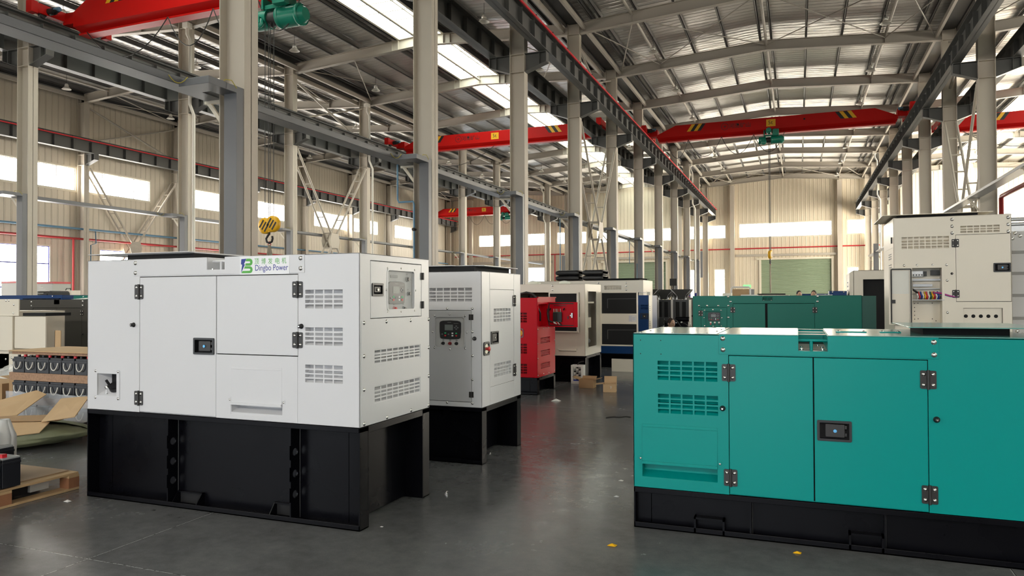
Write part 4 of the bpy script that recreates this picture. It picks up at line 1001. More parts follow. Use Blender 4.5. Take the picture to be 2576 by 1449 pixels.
# ---- pipes
def pipe(name, pts, r, m, label, n=10):
    q = MB(); q.tube(pts, r, n); return tag(q.build(name, m), label, 'pipe')
pipe('air_pipe', [(-33.95, -2, 5.10), (-33.95, 68.5, 5.10)], .052, PIPEB, 'long blue air pipe along the left wall')
pipe('fire_pipe', [(-33.95, -2, 4.59), (-33.95, 68.6, 4.59)], .052, PIPER, 'long red fire pipe along the left wall under the blue one')
pipe('fire_pipe', [(-33.95, 26.25, 4.54), (-33.95, 26.25, .02)], .05, PIPER, 'red fire riser dropping to the floor at the left wall')
pipe('air_pipe', [(-33.85, 27.4, 5.05), (-33.80, 27.4, 4.4), (-33.80, 27.1, 4.3), (-33.80, 27.1, .02)], .028, PIPEB, 'thin blue drop pipe beside the left wall column')
pipe('fire_pipe', [(-33.4, 69.1, 5.80), (16, 69.1, 5.92)], .055, PIPER, 'long red fire pipe across the far end wall')
pipe('fire_pipe', [(-22.44, 69.05, 5.78), (-22.44, 69.05, .02)], .06, PIPER, 'red fire riser on the far wall of the left bays')
pipe('air_pipe', [(-8.45, 14.5, 4.54), (-8.45, 14.5, 3.75), (-8.42, 14.5, 3.68), (-8.05, 14.5, 3.68), (-8.03, 14.5, 3.62), (-8.03, 14.5, .02)], .022, PIPEB, 'blue drop pipe beside the second column of the left row')
q = MB(); q.cyl((-8.03, 14.47, 3.05), (-8.03, 14.53, 3.05), .04, 8); q.box(-8.06, -8.0, 14.44, 14.56, 3.03, 3.07); tag(q.build('pipe_valve', RUBBER), 'small black valve on the blue pipe at the left column row', 'valve')
pipe('air_pipe', [(-8.4, 26.5, 4.5), (-8.4, 26.5, .02)], .02, PIPEB, 'blue drop pipe beside the fourth column of the left row')
pipe('air_pipe', [(-8.35, 38.5, 4.5), (-8.35, 38.5, 3.3), (-7.95, 38.5, 3.3), (-7.95, 38.5, .02)], .02, PIPEB, 'thin drop pipe beside the sixth column of the left row')
pipe('fire_pipe', [(6.0, 10, 4.70), (6.0, 27.1, 4.66), (6.0, 27.2, 4.6), (6.0, 27.2, .02)], .07, mat('dark_red_pipe_paint', (.30,.03,.03), .4), 'thick dark red pipe with elbow behind the right column row')
def downpipe(x, y, label, zt=11.6):
    q = MB(); q.box(x-.12, x+.12, y-.12, y+.12, zt-.18, zt); q.tube([(x, y, zt-.15), (x, y, zt-.4), (x+.14, y, zt-.65), (x+.14, y, 8.6), (x+.32, y, 8.2), (x+.32, y, .05)], .055, 10)
    tag(q.build('downpipe', WPIPE), label, 'downpipe')
downpipe(-7.55, YK(9)-.35, 'cream rainwater downpipe with a swan neck at the far left column row')
downpipe(5.0, YK(9)-.35, 'cream rainwater downpipe with a swan neck at the far right column row')
downpipe(-21.5, YK(10)-.35, 'cream rainwater downpipe at the far end of the second column row')
downpipe(-20.75, YK(3)-.30, 'cream rainwater hopper at the second visible column of the second row')
downpipe(-20.75, YK(5)-.30, 'cream rainwater hopper at the fourth visible column of the second row')
# ================================================================ OTHER GENERATORS
def simple_base(root, L_, D, h, leg=.1):
    base_frame(root, L_, D, h, [], [], web=leg*.8, endrec=.15)
# ---- red generator with its control door open
L4, D4, zb, zt = 1.9, .89, .266, 1.505
g = empty('generator_set', (-3.765-L4, 10.69, 0), 'red generator with its control door swung open', 'generator')
FM = FRONT(); RM = RIGHT(L4); fu = lambda x: L4+x
simple_base(g, L4, D4, zb-.004)
fv = [(fu(-.50), fu(-.172), 1.12, 1.272), (fu(-.50), fu(-.172), .635, .787), (fu(-.50), fu(-.172), .323, .475)]
sv = [(.15, .62, .785, .875), (.17, .615, .585, .675), (.165, .613, .39, .471)]
op = (.075, .49, 1.055, 1.425)
shell(g, L4, D4, zb, zt, RED, fh=fv, rh=sv+[op], inset=.12)
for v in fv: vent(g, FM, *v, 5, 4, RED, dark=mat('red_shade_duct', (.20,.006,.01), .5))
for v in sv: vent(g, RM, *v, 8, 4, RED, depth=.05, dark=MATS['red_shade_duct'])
q = MB().at(RM); q.panel(.0, D4, zt-.10, zt, .0003, .004, []); q.box(.0, D4, zt-.006, zt+.012, .0, .02); q.build('top_rim', RED, g)
q = MB().at(RM); q.add([(op[0], op[2], -.005), (op[1], op[2], -.005), (op[1], op[3], -.005), (op[0], op[3], -.005), (op[0], op[2], -.11), (op[1], op[2], -.11), (op[1], op[3], -.11), (op[0], op[3], -.11)], [(0,1,5,4), (1,2,6,5), (2,3,7,6), (3,0,4,7), (4,5,6,7)]); q.build('control_cavity', RED, g)
for i, (a, b_) in enumerate(((.12, 1.38), (.26, 1.40))):
    q = MB().at(RM); q.tube([(a, b_, -.10), (a-.03, b_-.14, -.03), (a+.05, b_-.26, -.06)], .014, 8); q.build('wiring_loom', BLACK, g)
DM = FRONT(.50, L4)        # the door stands square to the end wall, hinged at its far edge
q = MB().at(DM); q.panel(.0, .50, 1.035, 1.432, -.012, -.008); q.panel(.0, .50, 1.035, 1.432, -.008, .012, [(.012, .488, 1.047, 1.420)]); q.box(.44, .497, 1.05, 1.42, -.007, .014); d = q.build('control_door', RED, g, bevel=.002)
q = MB().at(DM); q.rring(.02, .46, 1.055, 1.415, -.006, .006, .03, .012); q.build('door_seal', RUBBER, d)
q = MB().at(DM); q.box(.10, .245, 1.125, 1.265, -.006, .030); cb = q.build('control_board', BLACK, d, bevel=.003)
q = MB().at(DM); q.box(.105, .24, 1.262, 1.275, -.004, .026); q.box(.105, .24, 1.115, 1.126, -.004, .026); q.build('terminal_strip', PCB, cb)
for i in range(7):
    q = MB().at(DM); u = .108+i*.019; q.tube([(u, 1.275, .01), (u+.002, 1.305, .02), (u-.004, 1.325, .004)], .004, 5); q.build('terminal_wire', [PAPER, COPPER, PAPER, PAPER, COPPER, REDCAP, PAPER][i], cb)
for i, (u, v, m_) in enumerate(((.11, 1.10, PAPER), (.13, 1.095, PAPER), (.16, 1.10, REDCAP), (.185, 1.09, PAPER), (.215, 1.085, RUBBER))):
    q = MB().at(DM); q.tube([(u, v+.02, .02), (u+.01, v, .035), (u+.03, v-.01, .02)], .008, 6); q.build('terminal_wire', m_, cb)
q = MB().at(DM); q.tube([(.09, 1.11, .02), (.03, 1.14, .04), (.005, 1.25, .02), (.004, 1.37, -.01)], .013, 8); q.build('wiring_loom', RUBBER, d)
q = MB().at(DM); q.box(.10, .31, 1.373, 1.382, -.006, .004); q.build('door_slot', BLACK, d); q = MB().at(DM); q.box(.335, .35, 1.16, 1.21, -.006, .004); q.build('door_slot', BLACK, d)
q = MB().at(DM); q.box(.40, .425, 1.185, 1.26, -.006, .02); q.box(.385, .40, 1.21, 1.23, 0, .03); q.build('door_latch', CHROME, d)
for u in (.05, .28):
    q = MB().at(DM); q.cyl((u, 1.33, -.006), (u, 1.31, .03), .012, 8); q.build('switch_back', BLACK, d)
q = MB().at(FM); q.rring(fu(-.37), fu(-.225), .885, 1.025, .0005, .012, .03, .012); es_ = q.build('emergency_stop', TRAY, g)
q = MB().at(FM); q.cyl((fu(-.297), .955, .001), (fu(-.297), .955, .006), .052, 20); q.build('yellow_disc', YELLOW, es_)
q = MB().at(FM); q.lathe([(.024, .006), (.026, .03), (.02, .036), (.0001, .038)], 16, (fu(-.297), .955, 0)); q.build('stop_button', LEDR, es_)
for u, v in ((.03, 1.013), (.30, 1.02), (.55, 1.02), (.84, 1.013), (.03, .79), (.03, .56), (.03, .30), (.30, .30), (.56, .29), (.86, .80), (.86, .55), (.86, .30)): screw(g, RM, u, v, 1.1)
q = MB(); q.tube([(1.45, .3, zt), (1.5, .32, zt+.06), (1.6, .33, zt+.085), (1.7, .35, zt+.06), (1.76, .36, zt)], .018, 8); q.build('lifting_handle', RUBBER, g)

# ---- cream generator with doors open, behind the red one
L5, D5, zb, zt = 2.9, 1.12, .468, 1.75
g = empty('generator_set', (-3.523-L5, 12.55, 0), 'cream generator behind the red one with its doors wide open', 'generator')
RM = RIGHT(L5); fu = lambda x: L5+x
simple_base(g, L5, D5, zb-.004)
so = (.17, .77, .612, 1.622); fo = (fu(-1.28), fu(-.10), .90, 1.60)
shell(g, L5, D5, zb, zt, CREAM, fh=[fo, (fu(-.49), fu(-.165), .545, .58)], rh=[so], inset=.30)
q = MB().at(RM); q.rring(so[0]-.01, so[1]+.01, so[2]-.01, so[3]+.01, .0003, .008, .05, .016); q.build('door_frame', CREAM, g)
q = MB(); q.box(L5-.30, L5-.06, .30, .32, .62, 1.15); q.box(L5-.30, L5-.03, .20, .72, 1.40, 1.43); q.box(L5-.28, L5-.08, .34, .70, .95, 1.14); q.build('inner_bracket', CREAM, g)
q = MB(); q.cyl((L5-.12, .3, .70), (L5-.12, .62, .70), .05, 10); q.cyl((L5-.18, .4, .66), (L5-.18, .4, .80), .03, 8); q.build('pipe_fitting', ZINC, g)
header(g, FM, fu(-1.9), fu(-.575), 1.615, zt-.001, CREAM)
for v in (1.645, 1.72): screw(g, FM @ Matrix.Translation((0, 0, .004)), fu(-.60), v, 1.6)
DM = FRONT(D5, L5)
q = MB().at(DM); q.panel(.0, .715, .585, 1.615, .0, .03, [(.022, .69, 1.20, 1.592), (.022, .69, .612, 1.003)]); q.box(.0, .715, .585, 1.615, -.004, -.001); d = q.build('side_door', CREAM, g, bevel=.002)
for v0, v1 in ((1.20, 1.592), (.612, 1.003)):
    q = MB().at(DM); q.box(.024, .688, v0+.002, v1-.002, .0, .022); q.build('door_foam', MATTE, d)
    q = MB().at(DM); q.add([(.13, v0+.28, .0225), (.68, v0+.285, .0225), (.68, v0+.277, .0225), (.14, v0+.272, .0225), (.14, v0+.10, .0225), (.13, v0+.10, .0225)], [(0, 5, 4, 3), (0, 3, 2, 1)]); q.build('foam_seam', mat('grey_seam', (.10,.10,.10), .8), d)
q = MB().at(DM); q.panel(.545, .685, 1.05, 1.165, .03, .033, [(.60, .675, 1.06, 1.155)]); q.box(.61, .668, 1.07, 1.145, .02, .036); q.build('latch_plate', ZINC, d)
for v in (1.42, .70):
    q = MB().at(DM); q.box(-.02, .012, v, v+.12, .03, .034); q.build('hinge', CREAM, d)
FD = FRONT(-.03)
q = MB().at(FD); q.panel(fu(-.66), fu(-.10), .885, 1.60, .0, .03, [(fu(-.635), fu(-.135), .91, 1.578)]); d = q.build('front_door', CREAM, g, bevel=.002)
q = MB().at(FD); q.box(fu(-.633), fu(-.137), .912, 1.576, .0, .02); q.build('door_foam', MATTE, d)
q = MB().at(FD); q.box(fu(-.135), fu(-.122), .91, 1.58, .03, .036); q.build('seal_strip', PAPER, d)
cable_flap(g, FM, fu(-.485), fu(-.165), .565, .765, .535, CREAM)
q = MB(); q.cyl((L5-1.15, .4, 1.0), (L5-1.15, .4, 1.55), .06, 12); q.cyl((L5-.9, .35, 1.2), (L5-.9, .35, 1.5), .10, 14); q.box(L5-1.28, L5-.7, .20, .6, .95, 1.2); q.build('engine_block', RUBBER, g)
for x in (L5-1.02, L5-.45):
    q = MB()
    q.sphere((x, .12+.1*(x > L5-.6), zt+.022), .10, .07, .045, 10, 6); q.sphere((x+.07, .16, zt+.02), .07, .05, .035, 9, 6)
    tag(q.build('crumpled_wrap', mat('pale_plastic_film', (.75,.76,.66), .35, bump=1, bscale=25)), 'crumpled pale plastic film on top of the open cream generator, %s' % ('nearer its hinge end' if x > L5-.6 else 'nearer the red one'), 'plastic film').location = (-3.523-L5, 12.55, 0)

# ---- blue generator beyond the open cream door
L6, D6 = 2.0, 1.0
g = empty('generator_set', (-2.96-L6, 15.5, 0), 'blue generator standing behind the open cream door', 'generator')
zb, zt = .30, 1.55
simple_base(g, L6, D6, zb-.004)
shell(g, L6, D6, zb, zt, BLUE, fh=[(L6-.17, L6-.02, 1.255, 1.345)])
vent(g, FM, L6-.17, L6-.02, 1.255, 1.345, 2, 4, BLUE)
door_handle(g, FM, L6-.175, L6-.01, 1.045, 1.165); hinge(g, FM, L6-.30, L6-.215, 1.20, 1.33)
q = MB(); q.box(L6-1.05, L6-.35, .1, .7, zt+.001, zt+.06); q.build('vent_foam', MATTE, g)
q = MB(); q.box(L6-1.2, L6-.2, .02, .8, zt+.06, zt+.066); q.build('rain_cover', BLUE, g)
q = MB().at(RIGHT(L6)); q.panel(0, .35, zb, zt, .001, .012); q.build('end_cover', CREAM, g)
for v in (1.30, 1.26, 1.22, .98, .94, .90, .75, .71):
    q = MB().at(RIGHT(L6+.012)); q.box(.04, .12, v, v+.012, .0005, .002); q.build('vent_slot', TRAY, g)
# ---- cream generator with black roof hood behind it
L7, D7, zb, zt = 2.8, 1.2, .45, 1.92
g = empty('generator_set', (-3.448-L7, 17.4, 0), 'cream generator with black roof hood standing behind the blue one', 'generator')
simple_base(g, L7, D7, zb-.004); RM = RIGHT(L7)
vv = (L7-.95, L7-.53, 1.70, 1.79)
shell(g, L7, D7, zb, zt, CREAM, fh=[vv], rh=[(.10, 1.0, 1.2, 1.72)])
vent(g, FM, *vv, 6, 3, CREAM)
for v in (1.86, 1.78, 1.69): screw(g, FM, L7-.41, v, 1.8); screw(g, FM, L7-1.1, v, 1.8)
q = MB().at(RM); q.panel(.10, 1.0, 1.2, 1.72, -.012, .002); d = q.build('control_door', CREAM, g, bevel=.003)
q = MB().at(RM); q.rring(.42, .86, 1.27, 1.66, .002, .006, .03, .02); q.build('window_bezel', CREAM, d); q = MB().at(RM); q.box(.44, .84, 1.29, 1.64, .0025, .004); q.build('clear_window', mat('pale_window_film', (.75,.74,.68), .12), d)
q = MB().at(RM); q.box(.15, .26, 1.42, 1.52, .002, .01); q.build('door_handle', BLACK, d)
q = MB(); q.box(L7-1.2, L7-.10, .06, 1.0, zt+.001, zt+.04); q.build('vent_foam', MATTE, g)
q = MB(); q.box(L7-1.25, L7-.05, .02, 1.05, zt+.04, zt+.046); q.build('rain_cover', MATTE, g)

# ---- green generator behind the teal one
L8, D8, zb, zt = 3.09, 1.1, .30, 1.527
g = empty('generator_set', (-1.847, 14.0, 0), 'dark green generator with control panel seen over the teal one', 'generator')
simple_base(g, L8, D8, zb-.004); o_ = 1.847
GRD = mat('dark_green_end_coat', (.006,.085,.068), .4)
cw = (o_-1.622, o_-1.341, .977, 1.252); notch = (o_-.609, o_-.439, 1.439, zt+.01)
shell(g, L8-.225, D8, zb, zt, GREEN, fh=[(o_-1.699, o_-1.229, .72, 1.317), (o_-1.126, o_-.562, zb, 1.386), (o_-.528, o_+.263, zb, 1.386), notch, (o_-.562, o_-.528, zb, 1.386)], th=[(o_-.609, o_-.439, -.01, .3)])
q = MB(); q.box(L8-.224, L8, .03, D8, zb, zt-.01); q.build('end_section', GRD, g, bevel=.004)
d = door(g, FM, o_-1.699, o_-1.229, .72, 1.317, GREEN, 'control_door', holes=[cw]); backdoor_gap(g, FM, o_-1.699, o_-1.229, .72, 1.317)
q = MB().at(FM); q.rring(cw[0]-.008, cw[1]+.008, cw[2]-.008, cw[3]+.008, -.002, .004, .03, .014); q.build('window_bezel', GREEN, d)
q = MB().at(FM); q.box(cw[0]-.01, cw[1]+.01, cw[2]-.01, cw[3]+.01, -.0255, -.0245); q.build('instrument_board', GREEN, g)
IM = FM @ Matrix.Translation((0, 0, -.0245)); controller(g, IM, o_-1.572, o_-1.35, 1.058, 1.223)
for i, u in enumerate((-1.525, -1.45, -1.375)):
    knob(g, IM, o_+u, 1.005, LEDR if i == 0 else BLACK, .014); q = MB().at(IM); q.box(o_+u-.016, o_+u+.016, 1.022, 1.048, .0003, .0012); q.build('switch_label', PAPER, g)
door(g, FM, o_-1.126, o_-.562, zb+.002, 1.384, GREEN); door(g, FM, o_-.528, o_+.263, zb+.002, 1.384, GREEN); backdoor_gap(g, FM, o_-1.126, o_+.263, zb, 1.386)
header(g, FM, o_-1.19, o_+.32, 1.39, zt-.001, GREEN, notch); lifting_eye(g, o_-.609, o_-.439, 1.439, zt, GREEN)
for h in ((o_-1.168, o_-1.085, 1.218, 1.318), (o_+.226, o_+.305, 1.219, 1.319), (o_-1.742, o_-1.66, 1.152, 1.255)): hinge(g, FM, *h)
for u, v in ((-1.73, 1.345), (-1.585, 1.345), (-1.385, 1.345), (-1.205, 1.345), (-1.205, 1.13), (-1.205, .93), (-1.73, .93), (-1.165, 1.42), (.31, 1.42), (.31, 1.51), (-1.205, 1.51)): screw(g, FM @ Matrix.Translation((0, 0, .002)), o_+u, v, 1.5)
for u, v in ((-1.63, 1.26), (-1.48, 1.27), (-1.335, 1.26), (-1.335, .97), (-1.48, .965), (-1.63, .97), (-1.64, 1.12), (-1.325, 1.12)): screw(d, FM, o_+u, v, 1.1, 'window_screw')
# things lying on the green generator's roof
for i, (x, y, sx, sy, h, m_, nm, l) in enumerate(((-1.25, 14.3, .16, .2, .05, CREAM, 'junction_box', 'small cream box lying on the green generator near its control panel'), (-.85, 14.35, .30, .22, .02, PAPER, 'paper_sheet', 'loose white papers on the green generator roof'), (.42, 14.3, .28, .2, .012, PAPER, 'paper_sheet', 'single sheet on the right half of the green generator roof'))):
    q = MB(); q.box(x-sx/2, x+sx/2, y-sy/2, y+sy/2, 1.528, 1.528+h); tag(q.build(nm, m_), l, 'paper' if m_ is PAPER else 'box')

# ---- tall cream unit at right with open control cabinet
L9, D9, zt = 1.281, 1.15, 2.505
x9, y9 = 1.137, 10.5; zb = .30
g = empty('generator_set', (x9, y9, 0), 'tall cream generator housing at right with its wiring cabinet open', 'generator')
simple_base(g, L9, D9, zb-.004); c_ = lambda x: x-x9
v1_ = (c_(1.23), c_(1.755), 2.106, 2.255); v2_ = (c_(1.88), c_(2.295), 2.29, 2.374)
cab = (c_(1.31), c_(1.672), 1.165, 1.86); sk = (c_(1.902), c_(2.316), 1.14, 1.356)
shell(g, L9, D9, zb, zt, CREAM, fh=[v1_, v2_, cab, sk, (c_(1.826), c_(2.411), 1.432, 2.268)], lh=[], inset=.2)
vent(g, FM, *v1_, 8, 4, CREAM, bar=.011); vent(g, FM, *v2_, 6, 3, CREAM, bar=.011)
d = door(g, FM, c_(1.826), c_(2.411), 1.434, 2.267, CREAM, holes=[(c_(2.231), c_(2.401), 1.801, 1.903)]); backdoor_gap(g, FM, c_(1.826), c_(2.411), 1.432, 2.268)
door_handle(g, FM, c_(2.226), c_(2.406), 1.796, 1.908, False, mat('blue_lock', (.15,.45,.75), .25, metal=.7))
for v0, v1 in ((2.112, 2.214), (1.484, 1.58)): hinge(g, FM, c_(1.783), c_(1.862), v0, v1)
for u, v in ((1.79, 2.46), (1.79, 2.375), (1.79, 2.29), (2.385, 2.46), (2.385, 2.375), (2.385, 2.29)): screw(g, FM, c_(u), v, 1.7)
for u, v in ((1.255, 1.895), (1.40, 1.895), (1.57, 1.895), (1.725, 1.895), (1.73, 1.70), (1.73, 1.30)): screw(g, FM, c_(u), v, 1.3)
bumper(g, FM, c_(1.782), 1.785, .014)
q = MB().at(FM); q.panel(cab[0]-.02, cab[1]+.03, cab[2]-.02, cab[3]+.03, .0003, .006, [cab]); q.build('cabinet_frame', CREAM, g, bevel=.002)
q = MB().at(FM); q.add([(cab[0], cab[2], -.005), (cab[1], cab[2], -.005), (cab[1], cab[3], -.005), (cab[0], cab[3], -.005), (cab[0], cab[2], -.16), (cab[1], cab[2], -.16), (cab[1], cab[3], -.16), (cab[0], cab[3], -.16)], [(0,1,5,4), (1,2,6,5), (2,3,7,6), (3,0,4,7), (4,5,6,7)]); cv = q.build('wiring_cabinet', CREAM, g)
BM_ = FM @ Matrix.Translation((0, 0, -.159))
for nm, bx_, m_ in (('relay_row', (.20, .345, 1.755, 1.825, .0, .05), ZINC), ('breaker_row', (.345, .385, 1.76, 1.82, 0, .06), BLACK), ('meter_unit', (.43, .53, 1.77, 1.835, 0, .07), BLACK), ('cable_duct', (.18, .55, 1.70, 1.725, 0, .05), TRAYL), ('terminal_rail', (.215, .45, 1.625, 1.66, 0, .04), TRAYL), ('cable_duct', (.18, .53, 1.592, 1.604, 0, .05), TRAYL), ('cabinet_shelf', (.19, .56, 1.452, 1.462, 0, .17), ZINC)):
    q = MB().at(BM_); q.box(*bx_); q.build(nm, m_, cv, bevel=.002)
for i in range(9):
    q = MB().at(BM_); u = .215+i*.016; q.box(u, u+.010, 1.765, 1.785, .05, .056); q.build('terminal_block', BLACK if i % 2 else PAPER, cv)
cols = [PAPER, REDCAP, DECAL_B, PAPER, YELLOW, REDCAP, PAPER, PCB, YELLOW, REDCAP, PAPER, DECAL_B]
for i in range(12):
    q = MB().at(BM_); u = .27+i*.021; q.tube([(u, 1.465, .10), (u+.004, 1.50, .14), (u-.006, 1.545, .11), (u, 1.56, .06)], .008, 5); q.build('coloured_wire', cols[i], cv)
q = MB().at(BM_); q.box(.28, .36, 1.47, 1.52, .06, .12); q.box(.36, .54, 1.475, 1.50, .05, .11); q.build('terminal_block', BLACK, cv)
for i, m_ in enumerate((DECAL_B, REDCAP, mat('purple_wire', (.25,.05,.35), .5))):
    q = MB().at(BM_); q.tube([(.42+i*.02, 1.55, .10), (.52, 1.53+i*.01, .15), (.62, 1.50+i*.006, .165), (.70, 1.49, .167)], .006, 5); q.build('coloured_wire', m_, cv)
q = MB().at(BM_); q.tube([(.165, 1.78, .165), (.195, 1.74, .16), (.20, 1.60, .16), (.27, 1.55, .12)], .014, 8); q.build('wiring_loom', RUBBER, cv)
for u, v in ((.25, 1.41), (.25, 1.36), (.25, 1.31), (.25, 1.26), (.25, 1.21), (.29, 1.415), (.45, 1.415), (.29, 1.215), (.45, 1.215), (.49, 1.19)):
    q = MB().at(BM_); q.cyl((u, v, .0003), (u, v, .001), .006, 8); q.build('board_hole', MATTE, cv)
q = MB().at(FM); q.panel(sk[0], sk[1], sk[2], sk[3], -.03, -.024, []); so_ = q.build('socket_panel', CREAM, g)
for i in range(5):
    q = MB().at(FM); u = c_(1.932+.0797*i); q.lathe([(.0001, -.0235), (.022, -.0235), (.022, -.022), (.0001, -.0225)], 14, (u, 1.255, 0)); q.build('socket_hole', MATTE, so_)
DM = LEFTF(0); D_ = FRONT(-.05)
q = MB().at(D_); q.panel(c_(1.07), c_(1.335), 1.145, 1.865, -.003, .0); q.panel(c_(1.07), c_(1.335), 1.145, 1.865, .0, .022, [(c_(1.088), c_(1.327), 1.156, 1.855)]); d = q.build('cabinet_door', CREAM, g, bevel=.002)
q = MB().at(D_); q.rring(c_(1.095), c_(1.329), 1.158, 1.853, .001, .026, .02, .011); q.build('door_seal', RUBBER, d)
q = MB().at(D_); q.rring(c_(1.11), c_(1.30), 1.535, 1.825, .0003, .004, .01, .010); q.box(c_(1.12), c_(1.29), 1.545, 1.815, .0003, .002); q.build('door_window', mat('pale_window_film', (.75,.74,.68), .12), d)
q = MB().at(D_); q.box(c_(1.098), c_(1.146), 1.415, 1.46, .0005, .012); q.build('door_latch', BLACK, d)
for v0, v1, n_ in ((2.235, 2.33, 0), (1.99, 2.08, 3), (1.85, 1.93, 3)):
    for i in range(n_):
        q = MB().at(LEFTF(0, D9)); q.box(.62, .90, v0+i*.03, v0+i*.03+.012, .0005, .004); q.build('vent_slot', TRAY, g)
small_hinge(g, LEFTF(0, D9), .96, 1.02, 2.19, 2.27)
q = MB().at(LEFTF(0, D9)); q.panel(.05, 1.08, 2.13, 2.13+.004, .001, .003); q.build('seam_strip', CREAM, g)
q = MB(); q.box(.05, .95, .10, 1.1, zt+.001, zt+.035); q.build('vent_foam', MATTE, g)
q = MB(); q.add([(-.12, .02, zt+.036), (1.10, .02, zt+.036), (1.10, 1.25, zt+.036), (-.12, 1.25, zt+.036), (-.12, .02, zt+.044), (1.10, .02, zt+.044), (1.10, 1.25, zt+.044), (-.12, 1.25, zt+.044)], [(0,3,2,1), (4,5,6,7), (0,1,5,4), (1,2,6,5), (2,3,7,6), (3,0,4,7)]); q.build('rain_cover', CREAM, g)
# ---- grey steel box container beside it
g = empty('equipment_skid', (2.43, 10.62, 0), 'grey ribbed steel enclosure at the right edge beside the tall cream housing', 'enclosure')
GR = mat('grey_enclosure_paint', (.46,.45,.43), .45)
q = MB(); q.box(0.01, 2.4, 0.03, 1.6, .12, 2.30); q.build('enclosure_body', GR, g)
for z in (2.07, 1.81, 1.54, 1.26):
    q = MB(); q.box(.01, 2.4, -.02, .03, z-.012, z+.012); q.prism([(-.02, z-.012), (.029, z-.012), (.029, z-.05)], 'x', .01, 2.4); q.build('panel_ledge', GR, g)
q = MB(); q.box(.0, 2.42, -.01, 1.62, .0, .12); q.build('base_rail', BLACKP, g)
for z in (2.40, 2.46):
    q = MB(); q.cyl((.02, .2, z), (2.4, .2, z), .024, 10); q.build('exhaust_tube', ZINC, g)
q = MB(); q.box(.02, 2.4, .15, .25, 2.30, 2.375); q.build('tube_cradle', ZINC, g)
for u, v in ((.04, 2.275), (.09, 2.24), (.01, 2.21), (.05, 1.07), (.10, 1.03)):
    screw(g, FRONT(.03), u+.02, v, 1.8)
# ---- small cream container with black opening, further back at right
g = empty('generator_set', (1.20, 20.0, 0), 'smaller cream housing with a black opening, left of the tall one', 'generator')
q = MB(); q.at(FRONT()).panel(.07, 2.6, .3, 2.155, -.01, 0, [(.286, 2.3, .5, 1.93)]); q.at(Matrix()).box(.07, .08, 0, 1.4, .3, 2.155); q.box(.07, 2.6, 0, 1.4, 2.145, 2.155); q.box(2.59, 2.6, 0, 1.4, .3, 2.155)
q.prism([(.07, 2.145), (.07, .3), (-.02, .3), (-.02, 2.08)] and [(2.155, .07), (2.08, -.02), (.3, -.02), (.3, .07)], 'y', .0, 1.38); q.build('canopy_shell', CREAM, g)
q = MB(); q.box(.2, 2.5, .1, 1.3, .3, 2.05); q.build('shade_liner', MATTE, g)
q = MB(); q.box(.07, 2.6, 0, 1.4, 0, .3); q.build('frame_channel', BLACKP, g)
for i in range(5):
    q = MB().at(LEFTF(-.02, 1.4)); q.box(.5, .9, 1.85-.1*i, 1.88-.1*i, .0005, .004); q.build('vent_slot', TRAY, g)
# ================================================================ LEFT SIDE: STORED UNITS, PALLETS, BOXES
g = empty('generator_set', (-14.55, 10.0, 0), 'charcoal grey generator standing behind the battery stack at left', 'generator')
L_, D, zb, zt = 2.5, 1.1, .3, 1.505; ox = 14.55
simple_base(g, L_, D, zb-.004); fx = lambda x: x+ox
notch = (fx(-13.456), fx(-13.305), 1.413, zt+.01)
shell(g, L_, D, zb, zt, DGREY, fh=[(fx(-14.047), fx(-13.38), zb, 1.344), (fx(-13.38), fx(-12.706), zb, 1.344), notch], th=[(fx(-13.456), fx(-13.305), -.01, .3)])
door(g, FM, fx(-14.047), fx(-13.38), zb+.002, 1.342, DGREY); door(g, FM, fx(-13.38), fx(-12.706), zb+.002, 1.342, DGREY, holes=[(fx(-13.284), fx(-13.194), .808, .897)]); backdoor_gap(g, FM, fx(-14.047), fx(-12.706), zb, 1.344)
header(g, FM, fx(-14.12), fx(-12.63), 1.346, zt-.001, DGREY, notch)
q = MB(); q.box(fx(-13.456), fx(-13.305), .006, .3, 1.405, 1.413); q.box(fx(-13.456), fx(-13.305), .2, .204, 1.413, zt); q.build('lifting_recess', MATTE, g)
for h in ((fx(-12.747), fx(-12.664), 1.199, 1.303), (fx(-14.087), fx(-14.005), 1.195, 1.30)): hinge(g, FM, *h)
door_handle(g, FM, fx(-13.287), fx(-13.189), .80, .905); bumper(g, FM, fx(-12.675), .85)
for u, v in ((-14.09, 1.462), (-14.09, 1.385), (-12.68, 1.472), (-12.68, 1.39)): screw(g, FM @ Matrix.Translation((0, 0, .004)), fx(u), v, 1.6)
for u, y, m_, l in ((-13.0, .35, PAPER, 'white paper lying on the charcoal generator roof'),):
    q = MB(); q.add([(u-.25, 10.2, 1.512), (u+.2, 10.15, 1.512), (u+.25, 10.5, 1.56), (u-.2, 10.5, 1.52)], [(0, 1, 2, 3)]); q.add([(u-.25, 10.2, 1.508), (u+.2, 10.15, 1.508), (u+.25, 10.5, 1.556), (u-.2, 10.5, 1.516)], [(3, 2, 1, 0)])
    tag(q.build('paper_sheet', m_), l, 'paper')
def roof_unit(x0, x1, y, d, zt, m, label, extra=None):
    g = empty('generator_set', (x0, y, 0), label, 'generator')
    simple_base(g, x1-x0, d, .3); shell(g, x1-x0, d, .304, zt, m)
    header(g, FM, .3, (x1-x0)-.3, zt-.13, zt-.002, m)
    for u in (.33, (x1-x0)-.33): screw(g, FM @ Matrix.Translation((0, 0, .004)), u, zt-.03, 1.3)
    return g
g = roof_unit(-19.3, -16.4, 12.4, 1.1, 1.615, BLUE, 'long blue generator behind the charcoal one at left')
q = MB(); q.cyl((2.02, .2, 1.616), (2.02, .55, 1.616), .07, 14); q.cyl((2.28, .15, 1.63), (2.28, .6, 1.63), .09, 14); q.build('exhaust_elbow', RUBBER, g)
q = MB(); q.box(1.6, 2.85, -.06, -.005, 1.515, 1.535); q.build('front_rail', BLACKP, g)
